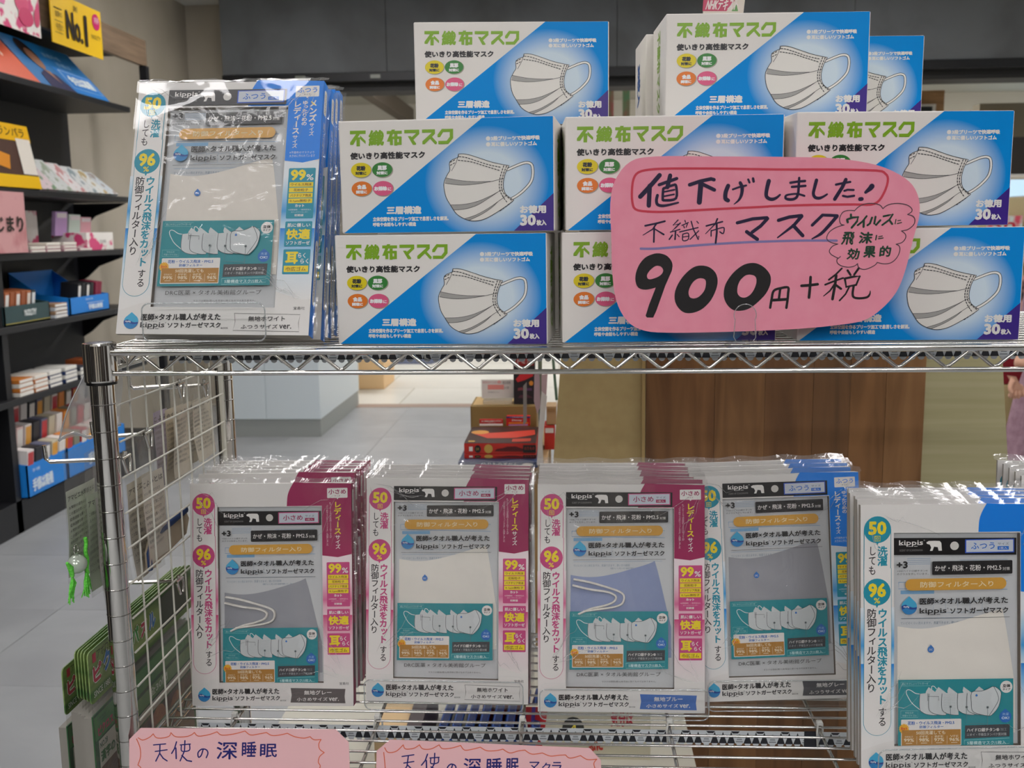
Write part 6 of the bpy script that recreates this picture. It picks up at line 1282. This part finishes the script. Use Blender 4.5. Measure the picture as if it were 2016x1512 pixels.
for c_ in ([(720, 310), (610, 305), (520, 330), (470, 400), (455, 480), (480, 550), (540, 568)], [(540, 568), (400, 610), (280, 690), (232, 790), (262, 855), (340, 892), (435, 912)], [(435, 912), (340, 950), (285, 1030), (310, 1090), (370, 1130), (450, 1165), (485, 1135)], [(450, 1165), (425, 1200), (440, 1260), (520, 1310), (640, 1330), (740, 1310), (800, 1265)],
           [(800, 1265), (812, 1320), (860, 1360), (940, 1370), (1050, 1330), (1120, 1285), (1150, 1245)], [(1150, 1245), (1280, 1270), (1400, 1250), (1500, 1160), (1550, 1040), (1540, 950), (1480, 915)], [(1480, 915), (1590, 880), (1648, 800), (1640, 730), (1570, 675)], [(1570, 675), (1680, 650), (1780, 570), (1806, 480), (1770, 410), (1670, 378)], [(1670, 378), (1740, 330), (1740, 270), (1660, 210), (1520, 180), (1370, 190), (1280, 225), (1225, 275)], [(1225, 275), (1170, 210), (1050, 180), (900, 190), (790, 240), (720, 310)]):
    P.stroke(c_, 15, cl, 3, True, k=5)
for s, w in (([(655, 378), (658, 420)], 38), ([(590, 475), (602, 518)], 42), ([(590, 468), (690, 432), (785, 425), (770, 500), (675, 615)], 38), ([(938, 408), (870, 500), (782, 572)], 34), ([(890, 485), (888, 600)], 40), ([(1035, 435), (1000, 540), (958, 572)], 36), ([(1098, 418), (1078, 540), (1112, 565), (1186, 482)], 36), ([(1240, 412), (1330, 392), (1405, 378), (1350, 470), (1222, 568)], 34), ([(1345, 475), (1400, 550)], 36), ([(1465, 467), (1452, 548)], 17), ([(1500, 490), (1552, 482)], 14), ([(1492, 542), (1568, 522)], 16),
             ([(1125, 755), (1112, 835)], 22), ([(1165, 780), (1230, 765)], 16), ([(1160, 815), (1245, 800)], 18)):
    P.stroke(s, w, gnk, 3, False)
P.text('飛', 485, 690, 705, 928, gnk, 3, .035, shear=.18); P.text('沫', 795, 690, 1045, 908, gnk, 3, .04, shear=.12); P.text('効', 590, 985, 815, 1195, gnk, 3, .035, shear=.15); P.text('果', 890, 945, 1110, 1162, gnk, 3, .04, shear=.1); P.text('的', 1180, 940, 1385, 1140, gnk, 3, .035, shear=.1)
P.build('handwriting', pc); pc.rotation_euler = (R(5.5), 0, 0); pc.location.y += .004
pq = mat('card_pink_pale', 'f9c6c9', .6)
def lowcard(pts, fr, y, label, wave, chars, strokes=()):
    pp = [(fr[0]+a/fr[2], fr[1]+b/fr[2]) for a, b in pts]
    c, P = ycard('price_card', pp, y, pq, label); P.fr(*fr); org = ink('e8714f', .5); nb = ink('1d1c72', .4)
    for w_ in wave: P.stroke(w_, 8, org, 1, True, k=4)
    for ch, x0, y0, x1, y1 in chars: P.text(ch, x0, y0, x1, y1, nb, 2, .014, shear=.03)
    for s, w in strokes: P.stroke(s, w, nb, 2, len(s) > 3)
    P.build('handwriting', c)
L1, L2 = (250, 1420, 4.48), (730, 1440, 4.383)
lowcard([(20, 160), (120, 60), (1840, 72), (1955, 185), (1975, 640), (20, 640)], L1, .893, 'pale pink handwritten card at the bottom left corner of the rack',
        [[(100, 145), (140, 165), (200, 140), (232, 110)], [(232, 110), (262, 145), (330, 145), (375, 128), (388, 100)], [(388, 100), (430, 135), (520, 135), (570, 118), (595, 98)], [(595, 98), (630, 130), (720, 118), (795, 92)], [(795, 92), (840, 122), (950, 110), (1042, 85)], [(1042, 85), (1090, 120), (1160, 112), (1230, 98)], [(1230, 98), (1280, 125), (1350, 120), (1415, 105)], [(1415, 105), (1480, 135), (1560, 148), (1615, 135)], [(1615, 135), (1650, 162), (1712, 160)], [(1712, 160), (1692, 200), (1700, 245), (1740, 275)], [(1740, 275), (1700, 310), (1688, 360), (1705, 392), (1690, 440)], [(85, 155), (115, 230), (120, 310), (97, 385)], [(97, 385), (125, 415), (130, 500)]],
        [('深', 788, 178, 972, 335), ('睡', 1012, 178, 1140, 312), ('眠', 1172, 197, 1322, 318)],
        [([(235, 208), (342, 198)], 10), ([(250, 265), (355, 250)], 10), ([(292, 205), (290, 280), (255, 350)], 11), ([(292, 285), (320, 325), (355, 348)], 11), ([(438, 180), (420, 240), (395, 282)], 11), ([(432, 235), (435, 328)], 12), ([(470, 208), (560, 200)], 10), ([(480, 215), (485, 262), (550, 255), (553, 205)], 10), ([(512, 170), (508, 260), (470, 348)], 11), ([(485, 300), (530, 345), (570, 352)], 12), ([(672, 250), (655, 300), (632, 315), (628, 275), (660, 245), (700, 250), (715, 280), (700, 320)], 11)])
lowcard([(50, 170), (165, 72), (1890, 145), (1985, 250), (2000, 600), (40, 600)], L2, .8935, 'pale pink handwritten pillow card at the bottom, right of the other small card',
        [[(120, 140), (150, 180), (220, 170), (280, 115)], [(280, 115), (300, 150), (370, 145), (420, 115)], [(420, 115), (450, 150), (520, 150), (590, 115)], [(590, 115), (620, 148), (700, 142), (775, 120)], [(775, 120), (810, 160), (880, 152), (945, 135)], [(945, 135), (1000, 165), (1080, 165), (1140, 152)], [(1140, 152), (1200, 185), (1270, 168), (1330, 160)], [(1330, 160), (1390, 195), (1480, 185)], [(1480, 185), (1550, 212), (1620, 205), (1680, 202)], [(1680, 202), (1720, 230), (1810, 208)], [(1810, 208), (1870, 242), (1950, 238)], [(1950, 238), (1925, 275), (1935, 330), (1925, 400)], [(112, 180), (125, 320), (125, 420)]],
        [('深', 798, 228, 950, 372), ('睡', 997, 228, 1130, 365), ('眠', 1168, 228, 1275, 362), ('マ', 1368, 260, 1455, 335), ('ク', 1475, 268, 1550, 350), ('ラ', 1562, 262, 1645, 350)],
        [([(270, 215), (372, 200)], 10), ([(285, 272), (372, 258)], 10), ([(325, 208), (312, 300), (275, 352)], 11), ([(320, 290), (380, 350)], 11), ([(490, 195), (470, 250), (438, 290)], 11), ([(480, 250), (482, 345)], 12), ([(510, 228), (590, 222)], 10), ([(518, 232), (520, 275), (580, 268), (585, 225)], 10), ([(552, 188), (548, 280), (505, 350)], 11), ([(520, 305), (600, 350)], 12), ([(705, 290), (690, 330), (668, 345), (662, 310), (690, 282), (725, 290), (735, 315), (725, 350)], 11)])
# clear clip that carries the big card
r_ = empty('card_clip', (float(at(1467, 655, Y=.888)[0]), .890, Z1)); am = film_mat('clip_clear', 'fdfefe', gloss=.1, rough=.05, bump=0, haze=.01)
b = MB(); pts = [(.0095*math.cos(a), .0275+.0095*math.sin(a)) for a in np.linspace(R(-25), R(205), 22)]+[(-.0095, .008), (-.006, .003), (.006, .003), (.0095, .008)]
b.add([(x, -.0008, z) for x, z in pts], [tuple(range(len(pts)))], am); f = b.build('front_tab', r_); b = MB(); b.tube([(x, -.0006, z) for x, z in pts], .0004, film_mat('acrylic_rim'), 6, closed=True); b.build('tab_edge', f)
b = MB(); b.box((-.014, -.002, -.001), (.014, .018, .004), am); b.build('base', r_); tag(r_, 'clear plastic clip holding the foot of the big pink card', 'clip')
# pop sign poking up behind the top middle carton
q = [at(x, y, Y=1.25) for x, y in ((1383, 40), (1388, -30), (1470, -30), (1462, 40))]
b = MB(); r_ = empty('pop_sign', (float(q[0][0]), 1.25, 1.40)); c = q[0]
b.prism([(p[0]-c[0], p[2]-1.40) for p in q], 0, .001, mat('pop_paper', 'e6dccf', .5)); b.build('paper', r_)
P = Print(lambda p: np.array([[a[0]-c[0], a[2]-1.40] for a in (at(u, v, Y=1.25) for u, v in p)])); P.poly([(1383, 22), (1387, -30), (1452, -30), (1446, 2), (1430, 22)], ink('c2305a'), 0); P.text('NHKテキスト', 1388, -2, 1450, 20, ink('efe4e0'), 1, .02, shear=.3)
P.poly([(1440, 22), (1450, 8), (1453, 22)], ink('5f9a4c'), 0); P.build('print', r_); b = MB(); b.tube([(.03, .001, -.20), (.03, .001, 0)], .0015, mat('pop_stick', 'd0d0cc', .4), 6); b.build('stick', r_)
tag(r_, 'small pink and cream pop-up sign behind the top middle carton', 'sign')
